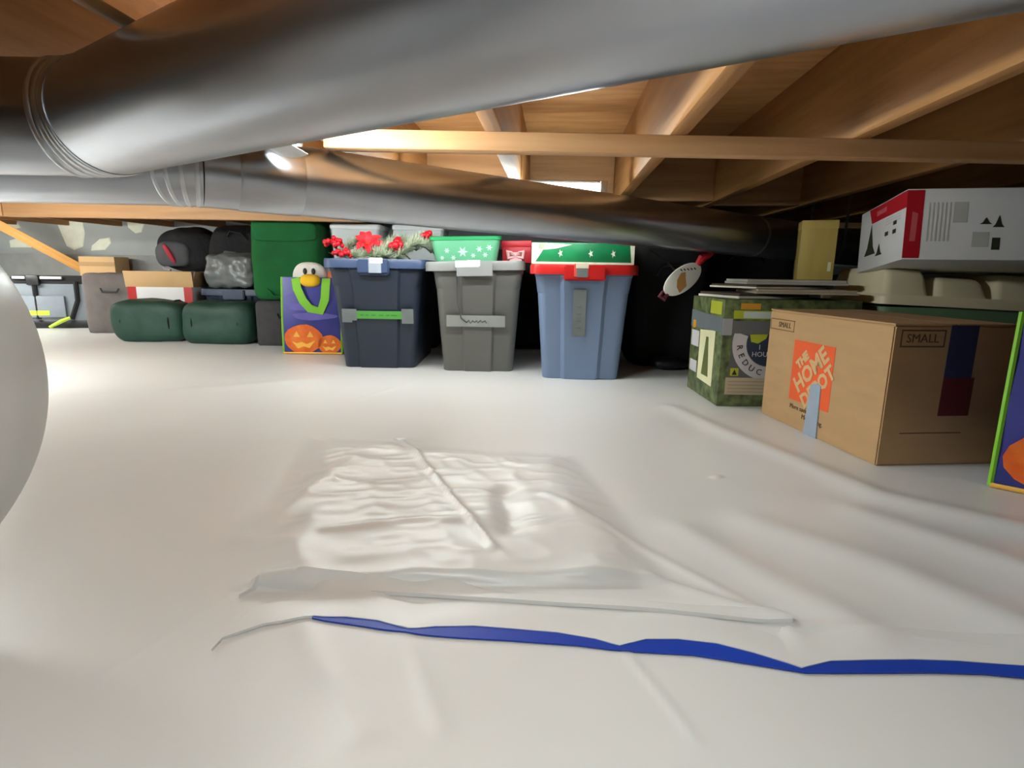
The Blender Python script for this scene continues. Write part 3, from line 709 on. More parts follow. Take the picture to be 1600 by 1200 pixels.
t = blob('garment_bag', 'broad black bag added as dark backing behind the green printed box', 'bag', (1.11, 2.90, 0), R(-6), 0.46, 0.34, 0.60, BLACKF, k=6, amp=0.02, seed=4, freq=6)  # added to cover the far wall with black below the duct
bm = bmesh.new(); tube(bm, [(-0.1, -0.16, 0.46), (-0.06, -0.18, 0.50), (0.04, -0.18, 0.50), (0.08, -0.16, 0.46)], 0.008, 6); finish(bm, 'handle', BLACKP, t)
t = blob('garment_bag', 'black bag added to darken the right corner behind the sage tote', 'bag', (1.75, 2.75, 0), R(4), 0.7, 0.4, 0.41, BLACKF, k=6, amp=0.02, seed=5, freq=5)  # added black mass standing in for darkness at the right
bm = bmesh.new(); tube(bm, [(-0.1, -0.19, 0.35), (-0.06, -0.21, 0.38), (0.04, -0.21, 0.38), (0.08, -0.19, 0.35)], 0.008, 6); finish(bm, 'handle', BLACKP, t)
t = blob('garment_bag', 'black bag added to darken the gap behind the grey and slate totes', 'bag', (0.10, 3.2, 0), R(2), 0.75, 0.4, 0.52, BLACKF, k=6, amp=0.02, seed=6, freq=5)  # added so the gap between the totes stays black
bm = bmesh.new(); tube(bm, [(-0.1, -0.19, 0.43), (-0.06, -0.21, 0.47), (0.04, -0.21, 0.47), (0.08, -0.19, 0.43)], 0.008, 6); finish(bm, 'handle', BLACKP, t)
# white oval plaque with ribbon, leaning on the tall black bag
t = thing('oval_plaque', 'white oval plaque with brown picture and red ribbon on black bag', 'plaque', (0.62, 2.13, 0.388), (R(8), R(-36), R(10)))
bm = bmesh.new(); loft(bm, [[(0.082 * s * c, -y, 0.046 * s * q) for c, q in circ(28)] for y, s in ((-0.004, 0.96), (-0.003, 1.0), (0.003, 1.0), (0.004, 0.97))]); finish(bm, 'plaque_face', PLAQ, t)
prism('brown_print', [(-0.035, -0.035), (0.0, -0.03), (0.012, 0.0), (0.022, 0.018), (0.005, 0.026), (-0.02, 0.012), (-0.034, -0.01)], 0.0006, BROWNP, t, (0, -0.0042, 0), (1, 0, 0), (0, 0, 1))
for k in range(5):
    prism('ink_mark', rect(-0.002, 0.002, 0, 0.010), 0.0006, INK, t, (0.012 + k * 0.012, -0.0042, 0.030 - k * 0.007), (1, 0, 0.3), (-0.3, 0, 1))
bm = bmesh.new(); tube(bm, [(0.075, 0.0, 0.012), (0.10, 0, 0.022), (0.13, 0.0, 0.014), (0.16, 0, 0.016)], [0.010, 0.016, 0.010, 0.007], 8); finish(bm, 'ribbon', REDC, t)
bm = bmesh.new(); tube(bm, [(-0.075, 0.0, -0.012), (-0.095, 0, -0.02), (-0.105, 0.0, 0.0), (-0.085, 0, 0.008)], [0.007, 0.010, 0.008, 0.005], 8); finish(bm, 'ribbon', mat('maroon_ribbon', (96, 26, 44)), t)
bm = bmesh.new(); tube(bm, [(0, 0.004, 0), (0.03, 0.12, 0.04), (0.05, 0.27, 0.07)], 0.004, 6); finish(bm, 'hanging_cord', BLACKP, t)

# ------------------------------------------------------------------ left pile
# tool bag
t = thing('tool_bag', 'grey and black tool bag with neon tag by the far wall', 'bag', (-2.99, 3.83, 0), (0, 0, R(14)))
bm = bmesh.new(); loft(bm, [[(x, y, z) for x, y in rrect(0.50 * s, 0.26 * s, 0.04)] for z, s in ((0, 0.97), (0.008, 1.0), (0.20, 1.0), (0.29, 0.97), (0.31, 0.93))]); finish(bm, 'bag_body', TOOLG, t)
bm = bmesh.new(); loft(bm, [[(x, y, z) for x, y in rrect(0.505 * s, 0.265 * s, 0.04)] for z, s in ((0, 0.98), (0.006, 1.0), (0.05, 1.0), (0.052, 0.99))]); finish(bm, 'base', BLACKP, t)
bm = bmesh.new(); loft(bm, [[(x, y, z) for x, y in rrect(0.50 * s, 0.26 * s, 0.04)] for z, s in ((0.285, 0.985), (0.287, 1.0), (0.32, 1.0), (0.335, 0.93))]); finish(bm, 'top_flap', BLACKF, t)
for x in (-0.10, 0.13):
    bm = bmesh.new(); tube(bm, [(x, -0.135, 0.30), (x + (0.0 if x < 0 else 0.0), -0.137, 0.18), (x + (-0.0 if x < 0 else -0.045), -0.137, 0.06)], 0.014, 6); finish(bm, 'strap', BLACKF, t)
box('buckle', -0.135, -0.065, -0.158, -0.13, 0.275, 0.34, BLACKP, t, bev=0.008)
for a, b in ((-0.21, -0.14), (-0.06, 0.06)):
    box('clip_bar', a, b, -0.150, -0.134, 0.315, 0.332, mat('pale_clip', (200, 202, 204), rough=0.4), t, bev=0.003)
box('pocket', -0.21, 0.06, -0.148, -0.128, 0.07, 0.21, mat('tool_bag_pocket', (122, 130, 140), rough=0.7), t, bev=0.008)
prism('tag_print', rect(-0.14, -0.03, 0.085, 0.115), 0.001, NEON, t, (0, -0.149, 0), (1, 0, 0), (0, 0, 1))
bm = bmesh.new(); tube(bm, [(0.08, -0.15, 0.07), (0.04, -0.17, 0.05), (-0.02, -0.20, 0.012)], [0.010, 0.014, 0.010], 6); finish(bm, 'neon_tag', NEON, t)
bm = bmesh.new(); tube(bm, [(0.22, -0.13, 0.31), (0.275, -0.15, 0.2), (0.27, -0.15, 0.06), (0.22, -0.15, 0.02)], 0.008, 6); finish(bm, 'shoulder_strap', BLACKP, t)

t = thing('fabric_cube', 'taupe fabric storage cube beside the tool bag', 'storage cube', (-2.46, 3.62, 0), (0, 0, R(10)))
soft('cube_body', 0.31, 0.30, 0.37, TAUPE, t, k=14, amp=0.006, seed=2)
bm = bmesh.new(); tube(bm, [(-0.05, -0.15, 0.27), (-0.04, -0.16, 0.25), (0.04, -0.16, 0.25), (0.05, -0.15, 0.27)], 0.006, 6); finish(bm, 'handle', CHAR, t)

t = thing('tan_carton', 'plain tan carton against the ledge behind the taupe cube', 'box', (-3.03, 4.28, 0), (0, 0, 0))
box('box_body', -0.13, 0.13, -0.06, 0.10, 0, 0.468, CARDT, t); box('tape', -0.13, 0.13, -0.0615, -0.0595, 0.40, 0.43, CARD, t, bev=0)
t = thing('dark_carton', 'dark carton under the black backpack beside the ledge', 'box', (-2.11, 3.94, 0), (0, 0, R(2)))
box('box_body', -0.22, 0.22, -0.15, 0.14, 0, 0.375, DARKCARD, t); box('tape', -0.02, 0.02, -0.1515, 0.12, 0.3745, 0.376, TAPED, t, bev=0)
# open shoe box
t = thing('open_box', 'white box with red corners, its tan inner flap raised', 'box', (-2.05, 3.44, 0), (0, 0, R(6)))
box('box_body', -0.175, 0.175, -0.12, 0.12, 0, 0.29, WHITEC, t)
for s in (-1, 1): prism('red_corner', rect(min(s * 0.176, s * 0.13), max(s * 0.176, s * 0.13), 0.0, 0.289), 0.001, REDP, t, (0, -0.1202, 0), (1, 0, 0), (0, 0, 1))
f_ = box('inner_flap', -0.185, 0.185, -0.004, 0.004, 0, 0.092, CARDT, t, bev=0.001); f_.location = (0, -0.116, 0.288); f_.rotation_euler = (R(10), 0, 0)
f_ = box('side_flap', -0.004, 0.004, -0.11, 0.11, 0, 0.09, CARD, t, bev=0.001); f_.location = (0.171, 0, 0.288); f_.rotation_euler = (0, R(14), 0)
# dark green bundles
for (x, y, rz, w_, lb, sd) in ((-2.0, 3.19, 3, 0.395, 'dark green fabric bundle at the left, in front of white open box', 11), (-1.585, 3.14, -2, 0.395, 'dark green fabric bundle at the right, beside the charcoal cube', 12)):
    t = thing('fabric_bundle', lb, 'bundle', (x, y, 0), (0, 0, R(rz)), 'dark green bundles on the sheet')
    soft('roll_body', w_, 0.25, 0.235, DGREEN, t, k=4.5, amp=0.012, seed=sd, freq=6)
    for q in (-0.12, 0.13):
        bm = bmesh.new(); tube(bm, [(q, 0.11 * math.cos(a) * 1.08, 0.112 + 0.105 * math.sin(a) * 1.06) for a in [R(d) for d in range(-60, 240, 20)]], 0.004, 5)
        finish(bm, 'tie_cord', BLACKF, t)
# navy tote, grey film bag, black bags on top
t, l = tote('low navy tote behind the right green bundle under grey bag', (-1.61, 3.50, 0), R(2), 0.37, 0.36, 0.27, NAVY, mat('navy_lid2', (44, 58, 84), rough=0.45), taper=0.88)
t = blob('plastic_bag', 'crumpled grey plastic bag on the low navy tote', 'bag', (-1.655, 3.42, 0.283), R(-6), 0.31, 0.15, 0.20, GREYBAG, k=5, amp=0.02, seed=21, freq=16, top=0.94)
bm = bmesh.new(); tube(bm, [(-0.06, 0, 0.17), (-0.03, -0.01, 0.205), (0.02, 0.0, 0.20), (0.05, 0, 0.17)], [0.012, 0.016, 0.014, 0.010], 7); finish(bm, 'knot', GREYBAG, t)
def tiltbag(x, y, z): return (x + 0.10 * (z - 0.13) + 0.0, y, z)
t = blob('black_bag', 'plain black bag slumped behind the grey plastic bag', 'bag', (-1.70, 3.665, 0.283), R(-4), 0.44, 0.17, 0.395, BLACKF, k=3.4, amp=0.016, seed=22, freq=6, top=0.86)
bm = bmesh.new(); tube(bm, [(-0.05, -0.08, 0.31), (-0.02, -0.10, 0.34), (0.05, -0.10, 0.33), (0.08, -0.08, 0.29)], 0.007, 6); finish(bm, 'handle', BLACKP, t)
t = blob('backpack', 'black backpack with a red mark lying on dark carton', 'backpack', (-2.15, 3.90, 0.377), R(2), 0.46, 0.24, 0.295, BLACKF, k=2.6, amp=0.018, seed=23, freq=6, top=0.82, part='pack_body')
soft('front_pocket', 0.22, 0.07, 0.17, mat('charcoal_nylon', (70, 70, 74), rough=0.7), t, k=3, amp=0.008, seed=24, loc=(-0.07, -0.10, 0.03))
soft('red_mark', 0.035, 0.03, 0.12, REDF, t, k=3, amp=0.004, seed=25, flat=False, fn=lambda x, y, z: (x - 0.5 * (z - 0.06) - 0.08, y - 0.132, z + 0.05))
bm = bmesh.new(); tube(bm, [(-0.16, -0.06, 0.16), (-0.19, -0.09, 0.10), (-0.13, -0.11, 0.012), (-0.09, -0.12, 0.006)], 0.007, 6); finish(bm, 'strap', mat('pale_strap', (160, 160, 160)), t)
# charcoal cube and green bag on it
t = thing('fabric_cube', 'charcoal fabric storage cube under the tall green bag', 'storage cube', (-1.195, 3.17, 0), (0, 0, R(2)))
soft('cube_body', 0.35, 0.32, 0.25, CHAR, t, k=14, amp=0.004, seed=6)
bm = bmesh.new(); tube(bm, [(-0.05, -0.16, 0.17), (-0.04, -0.17, 0.15), (0.04, -0.17, 0.15), (0.05, -0.16, 0.17)], 0.006, 6); finish(bm, 'handle', BLACKF, t)
t = thing('green_bag', 'tall bright green fabric bag standing on the charcoal cube', 'bag', (-1.19, 3.14, 0.241), (0, 0, R(2)))
soft('bag_body', 0.355, 0.26, 0.445, GREENF, t, k=9, amp=0.010, seed=7, freq=5, res=18)
soft('top_fold', 0.33, 0.05, 0.10, GREENF, t, k=5, amp=0.006, seed=8, loc=(0.01, -0.125, 0.30))
bm = bmesh.new(); tube(bm, [(-0.10, -0.128, 0.06), (-0.06, -0.145, 0.02), (0.05, -0.145, 0.016), (0.10, -0.128, 0.05)], 0.006, 6); finish(bm, 'handle', GREENF, t)

# ------------------------------------------------------------------ halloween bags
def hbag(label, loc, rz, w_, d_, h_, seed, lean=0.0, bulge=0.0):
    t = thing('halloween_bag', label, 'shopping bag', loc, (R(lean), 0, R(rz)), 'printed halloween shopping bags')
    bm = bmesh.new()
    o = [[(x * s, y * s2 - bulge * math.sin(z / h_ * 3.1), z) for x, y in rrect(w_, d_, 0.008, 2)] for z, s, s2 in ((0, 0.97, 0.97), (0.004, 1, 1), (h_ * 0.5, 1, 0.9), (h_, 1.0, 0.62))]
    i_ = [[(x * 0.985, y * 0.93 - bulge * 0, z) for x, y in rrect(w_, d_ * 0.62, 0.008, 2)] for z in (h_, h_ * 0.8)]
    loft(bm, o + i_); finish(bm, 'bag_body', HNAVY, t)
    def yf(z):
        q = z / h_; s = 1 - 0.1 * q / 0.5 if q < 0.5 else 0.9 - 0.28 * (q - 0.5) / 0.5
        return -d_ / 2 * s - bulge * math.sin(q * 3.1)
    def pr(nm, poly, m, off):
        bm = bmesh.new()
        a = [bm.verts.new((x, yf(z) - off, z)) for x, z in poly]
        f = bm.faces.new(a); bmesh.ops.triangulate(bm, faces=[f])
        ex = bmesh.ops.extrude_face_region(bm, geom=list(bm.faces))
        for v in ex['geom']:
            if isinstance(v, bmesh.types.BMVert): v.co.y += 0.0008
        return finish(bm, nm, m, t, 0)
    # purple cloud band
    def blobpoly(cx, cz, rx, rz_, n=18, wob=0.12, sd=0):
        return [(cx + rx * math.cos(a) * (1 + wob * math.sin(3 * a + sd)), cz + rz_ * math.sin(a) * (1 + wob * math.cos(4 * a + sd))) for a in [2 * math.pi * k / n for k in range(n)]]
    pr('purple_print', blobpoly(0.01, h_ * 0.50, w_ * 0.38, h_ * 0.05, sd=seed), HPURP, 0.0012)
    pr('purple_print', blobpoly(-0.05, h_ * 0.62, w_ * 0.22, h_ * 0.05, sd=seed + 2), HPURP, 0.0016)
    pr('purple_print', blobpoly(-0.08, h_ * 0.76, w_ * 0.15, h_ * 0.03, sd=seed + 4), HPURP, 0.0016)
    # pumpkins
    for cx, cz, rx, rz_ in ((-w_ * 0.15, h_ * 0.20, w_ * 0.33, h_ * 0.19), (w_ * 0.29, h_ * 0.13, w_ * 0.20, h_ * 0.125)):
        pr('pumpkin_print', blobpoly(cx, cz, rx, rz_, wob=0.03, sd=seed), HORANGE, 0.002)
        for s in (-1, 1):
            pr('pumpkin_eye', [(cx + s * rx * 0.35 - rx * 0.17, cz + rz_ * 0.15), (cx + s * rx * 0.35 + rx * 0.17, cz + rz_ * 0.15), (cx + s * rx * 0.35, cz + rz_ * 0.55)], HYELLOW, 0.0026)
        mouth = [(cx - rx * 0.6, cz - rz_ * 0.15), (cx - rx * 0.35, cz - rz_ * 0.3), (cx - rx * 0.1, cz - rz_ * 0.2), (cx + rx * 0.15, cz - rz_ * 0.34), (cx + rx * 0.6, cz - rz_ * 0.1), (cx + rx * 0.3, cz - rz_ * 0.62), (cx, cz - rz_ * 0.5), (cx - rx * 0.3, cz - rz_ * 0.66)]
        pr('pumpkin_mouth', mouth, HYELLOW, 0.0026)
    # trims
    for s in (-1, 1):
        bm = bmesh.new(); tube(bm, [(s * w_ * 0.5, yf(z) + 0.004, z) for z in (0.004, h_ * 0.25, h_ * 0.5, h_ * 0.75, h_)], 0.0055, 6); finish(bm, 'edge_trim', LIME, t)
    bm = bmesh.new(); tube(bm, [(-w_ * 0.5, yf(0.006), 0.006), (0, yf(0.006), 0.006), (w_ * 0.5, yf(0.006), 0.006)], 0.005, 6); finish(bm, 'edge_trim', HYELLOW, t)
    # drooping front handle, back handle up
    def strap(nm, pts, wd):
        bm = bmesh.new(); vs = []
        for k, (x, y, z) in enumerate(pts):
            a = pts[max(0, k - 1)]; b = pts[min(len(pts) - 1, k + 1)]
            tx, tz = b[0] - a[0], b[2] - a[2]; l = math.hypot(tx, tz); nx_, nz_ = -tz / l * wd / 2, tx / l * wd / 2
            vs.append([bm.verts.new((x + nx_, y, z + nz_)), bm.verts.new((x - nx_, y, z - nz_)), bm.verts.new((x - nx_, y + 0.002, z - nz_)), bm.verts.new((x + nx_, y + 0.002, z + nz_))])
        for a, b in zip(vs, vs[1:]):
            for q in range(4): bm.faces.new((a[q], a[(q + 1) % 4], b[(q + 1) % 4], b[q]))
        bm.faces.new(vs[0][::-1]); bm.faces.new(vs[-1]); return finish(bm, nm, LIME, t, 50)
    yd = min(yf(h_ * 0.6), yf(h_)) - 0.006
    strap('handle', [(-w_ * 0.26, yf(h_) - 0.003, h_ * 0.99), (-w_ * 0.22, yd, h_ * 0.86), (-w_ * 0.13, yd - 0.002, h_ * 0.70), (-w_ * 0.02, yd - 0.002, h_ * 0.60), (w_ * 0.16, yd - 0.002, h_ * 0.57), (w_ * 0.24, yd, h_ * 0.72), (w_ * 0.26, yd, h_ * 0.86), (w_ * 0.26, yf(h_) - 0.003, h_ * 0.99)], 0.040)
    return t, yf
hl, yf = hbag('halloween shopping bag with lime handles beside the navy tote', (-0.965, 2.80, 0), 1, 0.28, 0.15, 0.365, 1)
hr, yf2 = hbag('halloween shopping bag at the right edge beside the cardboard box', (1.127, 0.992, 0), -42, 0.37, 0.11, 0.345, 2, 0, 0.02)
# plush toy and ornament in the left bag
t = thing('plush_toy', 'white plush toy with yellow beak peeking out of halloween bag', 'toy', (-0.985, 2.80, 0.295))
soft('toy_head', 0.165, 0.075, 0.155, PLUSH, t, k=2.4, amp=0.002, seed=31)
for x in (-0.010, 0.030): ball('toy_eye', 0.013, INK, t, (x + 0.0, -0.036, 0.098), 8, (0.8, 0.5, 1.2))
soft('toy_beak', 0.095, 0.055, 0.06, YELLOW, t, k=2.4, amp=0.001, seed=32, loc=(0.018, -0.050, 0.025), flat=False)
t = thing('pumpkin_ornament', 'small orange ball ornament in the bag against navy tote', 'ornament', (-0.868, 2.81, 0.335))
ball('ornament_body', 0.036, mat('coral_orange', (224, 106, 70), rough=0.6), t, (0, 0, 0.036), 14)
bm = bmesh.new(); tube(bm, [(0, 0, 0.068), (0.002, 0, 0.082)], 0.005, 6); finish(bm, 'ornament_cap', mat('straw', (200, 180, 120)), t)

# ------------------------------------------------------------------ right pile
# green printed box
CX, CY, CH = 0.645, 1.752, 0.333
t = thing('printed_box', 'green printed box with REDUCE ring behind the cardboard box', 'box', (CX, CY, 0), (0, 0, 0))
box('box_body', 0, 0.42, 0, 0.31, 0, CH, CAMO, t, bev=0.003)
def onL(nm, poly, m, th=0.0006): return prism(nm, [(0.31 - a, z) for a, z in poly], th, m, t, (-0.0002, 0.31, 0), (0, -1, 0), (0, 0, 1))   # a = distance from the near corner
def onF(nm, poly, m, th=0.0006): return prism(nm, poly, th, m, t, (0, -0.0002, 0), (1, 0, 0), (0, 0, 1))
onL('tape', [(0.308, 0.225), (0.0, 0.232), (0.0, 0.275), (0.308, 0.285)][::-1], mat('slate_tape', (108, 116, 120), rough=0.4), 0.0012)
onL('label_print', [(0.205, 0.055), (0.205, 0.222), (0.060, 0.232), (0.060, 0.050)], CCREAM)
onL('bottle_print', [(0.165, 0.075), (0.140, 0.205), (0.118, 0.205), (0.098, 0.075)], COLIVE, 0.0010)
onL('photo_print', [(0.295, 0.16), (0.295, 0.215), (0.215, 0.215), (0.215, 0.16)], CSILV); onL('photo_print', [(0.295, 0.07), (0.295, 0.11), (0.22, 0.11), (0.22, 0.07)], CSILV)
onL('amber_print', [(0.285, 0.222), (0.285, 0.25), (0.255, 0.25), (0.255, 0.222)], CORNG, 0.0016)
onL('photo_print', [(0.12, 0.285), (0.12, 0.325), (0.02, 0.325), (0.02, 0.285)], CYEL)
onF('panel_print', rect(0.03, 0.40, 0.085, 0.232), CGREY)
onF('tape', rect(0.0, 0.42, 0.230, 0.268), mat('slate_tape2', (104, 106, 108), rough=0.4), 0.0014)
onF('tape', rect(-0.001, 0.028, 0.224, 0.275), mat('pale_tape2', (160, 164, 168), rough=0.4), 0.0020)
onF('panel_print', rect(0.03, 0.40, 0.275, 0.300), CYEL, 0.0008); onF('panel_print', rect(0.06, 0.20, 0.278, 0.297), mat('pale_sky_print', (190, 204, 200)), 0.0011)
onF('amber_print', rect(0.05, 0.11, 0.304, 0.322), CORNG, 0.0008)
onF('text_panel', rect(0.022, 0.26, 0.038, 0.092), mat('tan_label', (190, 176, 150)), 0.0012)
for q in range(4): onF('ink_mark', rect(0.03, 0.22, 0.046 + q * 0.011, 0.0475 + q * 0.011), mat('label_lines', (140, 128, 108)), 0.0016)
rc = (0.148, 0.200); ring = []
angs = [R(a) for a in range(162, 302, 8)]
ringp = [(rc[0] + 0.115 * math.cos(a), rc[1] + 0.115 * math.sin(a)) for a in angs] + [(rc[0] + 0.072 * math.cos(a), rc[1] + 0.072 * math.sin(a)) for a in angs[::-1]]
bm = bmesh.new(); n_ = len(angs); vo = [bm.verts.new((x, -0.0012, z)) for x, z in ringp]
for k in range(n_ - 1): bm.faces.new((vo[k], vo[k + 1], vo[2 * n_ - 2 - k], vo[2 * n_ - 1 - k]))
finish(bm, 'ring_print', CSILV, t, 0)
onF('disc_print', [(rc[0] + 0.070 * math.cos(R(a)), min(0.229, rc[1] + 0.070 * math.sin(R(a)))) for a in range(150, 391, 10)], CDARK, 0.0012)
onF('leaf_print', [(0.085, 0.228), (0.09, 0.205), (0.112, 0.200), (0.135, 0.215), (0.14, 0.229)], CYEL, 0.0016)
for k, ch in enumerate('REDUCE'):
    a = R(188 + k * 16.5)
    text('letter', ch, 0.026, INK, t, (rc[0] + 0.093 * math.cos(a), -0.0016, rc[1] + 0.093 * math.sin(a)), (1, 0, 0), (0, 0, 1), rot=math.degrees(a) + 90)
text('letter', '1', 0.022, CSILV, t, (0.118, -0.0018, 0.188), (1, 0, 0), (0, 0, 1)); text('letter', 'HOU', 0.022, CSILV, t, (0.120, -0.0018, 0.166), (1, 0, 0), (0, 0, 1))
onF('warning_print', [(0.034, 0.098), (0.060, 0.098), (0.060, 0.122), (0.034, 0.122)], CYEL, 0.0012); onF('warning_print', [(0.039, 0.101), (0.055, 0.101), (0.047, 0.118)], INK, 0.0016)
# flat boards on it
bz = CH + 0.001
for k, (x, y, rz, w_, d_, th, lb, m_) in enumerate(((0.80, 1.93, 12, 0.26, 0.24, 0.016, 'lowest pale flat board on the green printed box', PAPER),
        (0.92, 1.90, -8, 0.30, 0.26, 0.014, 'pale flat board second from bottom of its stack', mat('tan_board', (170, 158, 138))),
        (0.86, 1.96, 20, 0.30, 0.22, 0.012, 'pale flat board second from top, turned aslant', PAPER),
        (0.92, 1.98, -4, 0.32, 0.24, 0.016, 'topmost pale flat board under the ochre box', mat('grey_board', (182, 180, 172))))):
    t = thing('flat_board', lb, 'board', (x, y, bz), (0, 0, R(rz)), 'flat boards on the green printed box')
    box('board_sheet', -w_ / 2, w_ / 2, -d_ / 2, d_ / 2, 0, th * 0.5, m_, t, bev=0.0015, seg=1)
    o_ = box('cover_sheet', -w_ / 2 + 0.004, w_ / 2 - 0.006, -d_ / 2 + 0.003, d_ / 2 - 0.004, th * 0.5 + 0.0002, th, DARKCARD if k % 2 == 0 else m_, t, bev=0.0015, seg=1)
    bz += th + 0.0005
# ochre box
t = thing('ochre_box', 'small upright ochre box left of the white tree box', 'box', (1.045, 2.03, bz), (0, 0, R(-20)))
box('box_body', -0.055, 0.055, -0.05, 0.06, 0, 0.195, GOLD, t, bev=0.003); box('lid_flap', -0.056, 0.056, -0.051, 0.061, 0.17, 0.198, GOLD, t, bev=0.002)
prism('pale_spot', rect(0.035, 0.045, 0.03, 0.06), 0.0006, CCREAM, t, (0, -0.0503, 0), (1, 0, 0), (0, 0, 1))

# cardboard moving box
a2 = math.atan2(0.049, 0.478)
t = thing('cardboard_box', 'brown cardboard moving box with orange printed logo', 'box', (0.799, 1.193, 0), (0, 0, a2))
BW, BL, BH = 0.285, 0.478, 0.308
bm = bmesh.new(); bm_box(bm, 0, BW, 0, BL, 0, BH)
bmesh.ops.bevel(bm, geom=list(bm.edges), offset=0.003, segments=2, affect='EDGES'); finish(bm, 'box_body', CARD, t)
for s in (0, 1):
    f_ = box('top_flap', 0 if s == 0 else BW / 2 + 0.001, BW / 2 - 0.001 if s == 0 else BW, 0, BL, BH, BH + 0.004, CARD, t, bev=0.001, seg=1)
def bL(nm, poly, m, th=0.0005): return prism(nm, [(-a, z) for a, z in poly], th, m, t, (-0.0002, 0, 0), (0, -1, 0), (0, 0, 1))
def bF(nm, poly, m, th=0.0005): return prism(nm, poly, th, m, t, (0, -0.0002, 0), (1, 0, 0), (0, 0, 1))
bL('orange_logo', [(0.345, 0.076), (0.176, 0.076), (0.176, 0.238), (0.345, 0.238)], ORANGE)
for s_, rr, off in (('THE', 0.032, (-0.300, 0.188)), ('HOME', 0.060, (-0.262, 0.166)), ('DEPOT', 0.052, (-0.228, 0.128))):
    text('letters', s_, rr, CARDT, t, (-0.0008, 0, 0), (0, -1, 0), (0, 0, 1), rot=44, off=off, sx=0.92, bold=0.0022)
for a_, b_ in ((0.47, 0.352),):
    for q in ((0.47, 0.353, 0.2845, 0.2865), (0.47, 0.353, 0.256, 0.258)): bL('frame_print', [(q[0], q[2]), (q[1], q[2]), (q[1], q[3]), (q[0], q[3])], INKB)
    for q in (0.469, 0.355): bL('frame_print', [(q + 0.002, 0.256), (q, 0.256), (q, 0.2865), (q + 0.002, 0.2865)], INKB)
text('letters', 'SMALL', 0.021, INKB, t, (-0.0004, 0, 0), (0, -1, 0), (0, 0, 1), off=(-0.400, 0.271))
text('letters', 'More saving.', 0.018, INKB, t, (-0.0004, 0, 0), (0, -1, 0), (0, 0, 1), off=(-0.29, 0.058)); text('letters', 'More doing.', 0.018, INKB, t, (-0.0004, 0, 0), (0, -1, 0), (0, 0, 1), off=(-0.235, 0.040))
bL('tape', [(0.262, 0.0), (0.208, 0.0), (0.212, 0.135), (0.226, 0.140), (0.252, 0.132)], TAPEB, 0.0028)
for q in ((0.016, 0.118, 0.262, 0.265), (0.016, 0.118, 0.296, 0.299)): bF('frame_print', rect(*q), INKB)
for q in (0.016, 0.115): bF('frame_print', rect(q, q + 0.003, 0.262, 0.299), INKB)
text('letters', 'SMALL', 0.026, INKB, t, (0, -0.0004, 0), (1, 0, 0), (0, 0, 1), off=(0.066, 0.280))
bF('tape', rect(0.128, 0.192, 0.196, 0.308), mat('blue_painter_tape', (54, 56, 84), rough=0.5), 0.0012)
bF('tape', rect(0.128, 0.200, 0.112, 0.196), mat('red_tape', (104, 36, 30), rough=0.5), 0.0012)
bF('crease_print', rect(0.045, 0.19, 0.0725, 0.0745), INKB)

# sage tote with a beige moulded lid
t = thing('sage_tote', 'sage green tote with beige moulded lid behind the cardboard box', 'tote', (1.415, 1.93, 0), (0, 0, R(-3)))
bm = bmesh.new(); loft(bm, [[(x, y, z) for x, y in rrect(0.56 * s, 0.38 * s, 0.03)] for z, s in ((0, 0.86), (0.01, 0.88), (0.26, 0.96), (0.262, 0.99), (0.318, 1.0))]); finish(bm, 'body', TGREEN, t)
lid = bpy.data.objects.new('lid_group', None); bpy.data.objects.remove(lid)
bm = bmesh.new()
loft(bm, [[(x, y, z) for x, y in rrect(0.585 * s, 0.405 * s, 0.03)] for z, s in ((0.312, 1.0), (0.335, 1.0), (0.342, 0.98))])
ld_ = finish(bm, 'lid', BEIGE, t); ld_.rotation_euler = (0, R(2.0), 0); ld_.location = (-0.012, 0, 0.006)
for x, w_, h_ in ((-0.20, 0.13, 0.086), (-0.035, 0.15, 0.064), (0.15, 0.17, 0.080)):
    bm = bmesh.new(); loft(bm, [[(px + x, py, z) for px, py in rrect(w_ * s, 0.33 * s, 0.02 * s)] for z, s in ((0.336, 1.12), (0.345, 1.04), (0.336 + h_ * 0.75, 0.92), (0.336 + h_ * 0.95, 0.82), (0.336 + h_, 0.70))])
    finish(bm, 'moulded_bump', BEIGE, ld_, 45)

# white tree box on the beige lid
yaw = R(-12.3)
t = thing('tree_box', 'long white and red artificial tree box on the beige lid', 'box', (1.078, 1.625, 0.456), (R(-6.4), 0, yaw))
TL, TD, TH = 0.95, 0.33, 0.192
box('box_body', 0, TL, 0, TD, 0, TH, WHITEC, t, bev=0.003)
def eL(nm, poly, m, th=0.0005): return prism(nm, [(-a, z) for a, z in poly], th, m, t, (-0.0002, 0, 0), (0, -1, 0), (0, 0, 1))
def eF(nm, poly, m, th=0.0005): return prism(nm, poly, th, m, t, (0, -0.0002, 0), (1, 0, 0), (0, 0, 1))
eL('red_print', [(0.235, 0.142), (0.0, 0.142), (0.0, 0.188), (0.26, 0.188)], REDC)
eF('red_print', rect(0.0, 0.042, 0.004, 0.188), REDC)
eF('script_print', [(0.014, 0.05), (0.028, 0.05), (0.030, 0.125), (0.016, 0.13)], PINKT, 0.0008)
eL('script_print', [(0.20, 0.158), (0.13, 0.160), (0.13, 0.174), (0.20, 0.172)], PINKT, 0.0008)
def tree_poly(cx, z0, w_, h_):
    L_ = [(cx - w_ / 2, z0)]
    R_ = [(cx + w_ / 2, z0)]
    for k in range(1, 4):
        q = k / 4; L_ += [(cx - w_ / 2 * (1 - q) * 0.7, z0 + h_ * q), (cx - w_ / 2 * (1 - q * 1.0), z0 + h_ * q)][:1]; R_ += [(cx + w_ / 2 * (1 - q) * 0.7, z0 + h_ * q)]
    return L_[:1] + R_[:1] + R_[1:] + [(cx, z0 + h_)] + L_[:0:-1]
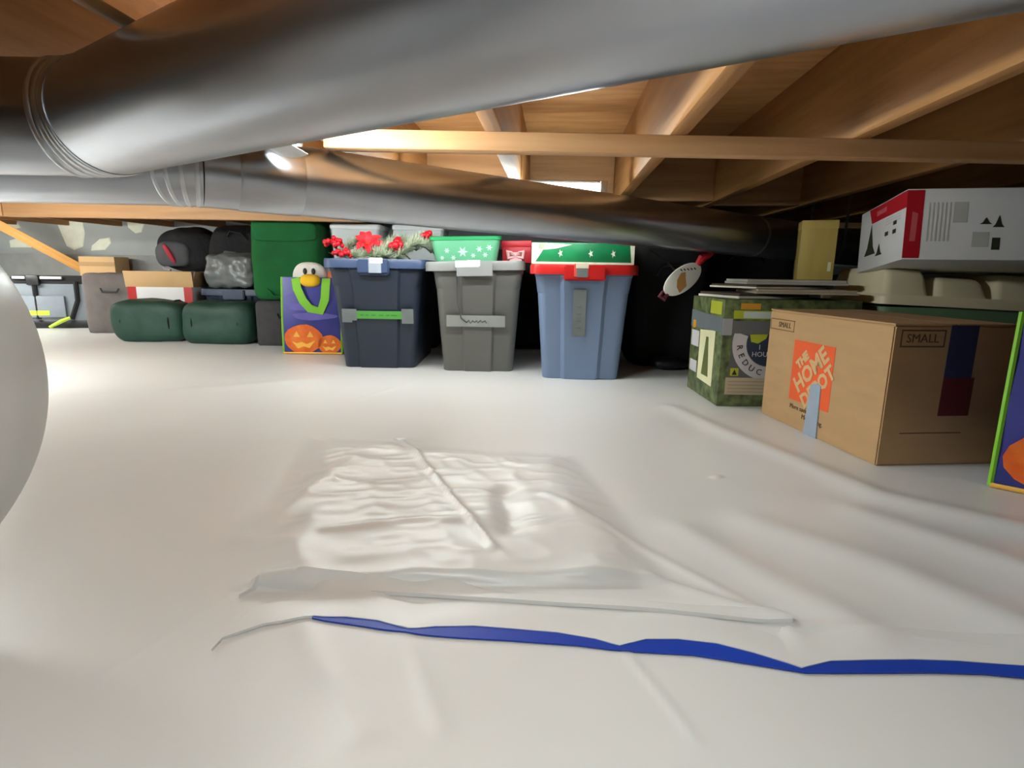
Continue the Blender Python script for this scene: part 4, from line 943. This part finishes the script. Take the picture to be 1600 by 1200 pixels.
eL('tree_print', tree_poly(0.235, 0.045, 0.085, 0.095)[::-1], DTREE); eL('tree_print', tree_poly(0.165, 0.035, 0.05, 0.035)[::-1], DTREE)
for a_, z_ in ((0.115, 0.085), (0.062, 0.083), (0.062, 0.108)): eL('icon_print', [(a_ + 0.014, z_), (a_ - 0.008, z_), (a_ - 0.008, z_ + 0.012), (a_ + 0.014, z_ + 0.012)], DTREE)
for q in range(3): eL('ink_mark', [(0.13, 0.118 + q * 0.008), (0.03, 0.118 + q * 0.008), (0.03, 0.120 + q * 0.008), (0.13, 0.120 + q * 0.008)], GREYT)
for q in range(6): eF('text_block', rect(0.055 + q * 0.010, 0.059 + q * 0.010, 0.05, 0.155), GREYT)
eF('text_block', rect(0.115, 0.15, 0.10, 0.155), GREYT); eF('text_block', rect(0.165, 0.205, 0.035, 0.075), GREYT)
eF('tree_print', tree_poly(0.195, 0.096, 0.03, 0.018), DTREE); eF('tree_print', tree_poly(0.225, 0.088, 0.028, 0.032), DTREE); eF('icon_print', rect(0.213, 0.232, 0.028, 0.060), DTREE)
eF('tree_print', tree_poly(0.375, 0.02, 0.17, 0.15), mat('green_tree_print', (40, 92, 66), rough=0.6, var=0.3, scale=40)); eF('tree_print', tree_poly(0.60, 0.02, 0.14, 0.14), MATS['green_tree_print'])
# rod hanging beside the ochre box is part of the far duct (hanger strap)

# ------------------------------------------------------------------ ribbed ball at the left edge
BR = 0.28
t = thing('ribbed_ball', 'large milky ribbed plastic ball at the left edge', 'ball', (-0.78, 0.50, 0.002))
bm = bmesh.new(); rings = []
for k in range(61):
    a = math.pi * k / 60; ring = []
    for q in range(420):
        rr = BR * max(math.sin(a), 0.002) + 0.0008 * math.sin(a) * (1 if q % 2 else -1)
        ring.append((rr * math.cos(2 * math.pi * q / 420), rr * math.sin(2 * math.pi * q / 420), BR - BR * math.cos(a)))
    rings.append(ring)
loft(bm, rings); finish(bm, 'ball_skin', BALL, t, 80)
bm = bmesh.new(); tube(bm, [(0.0, -BR + 0.002, BR - 0.03), (0, -BR - 0.004, BR - 0.03)], 0.012, 12); finish(bm, 'valve_plug', WHITEC, t)
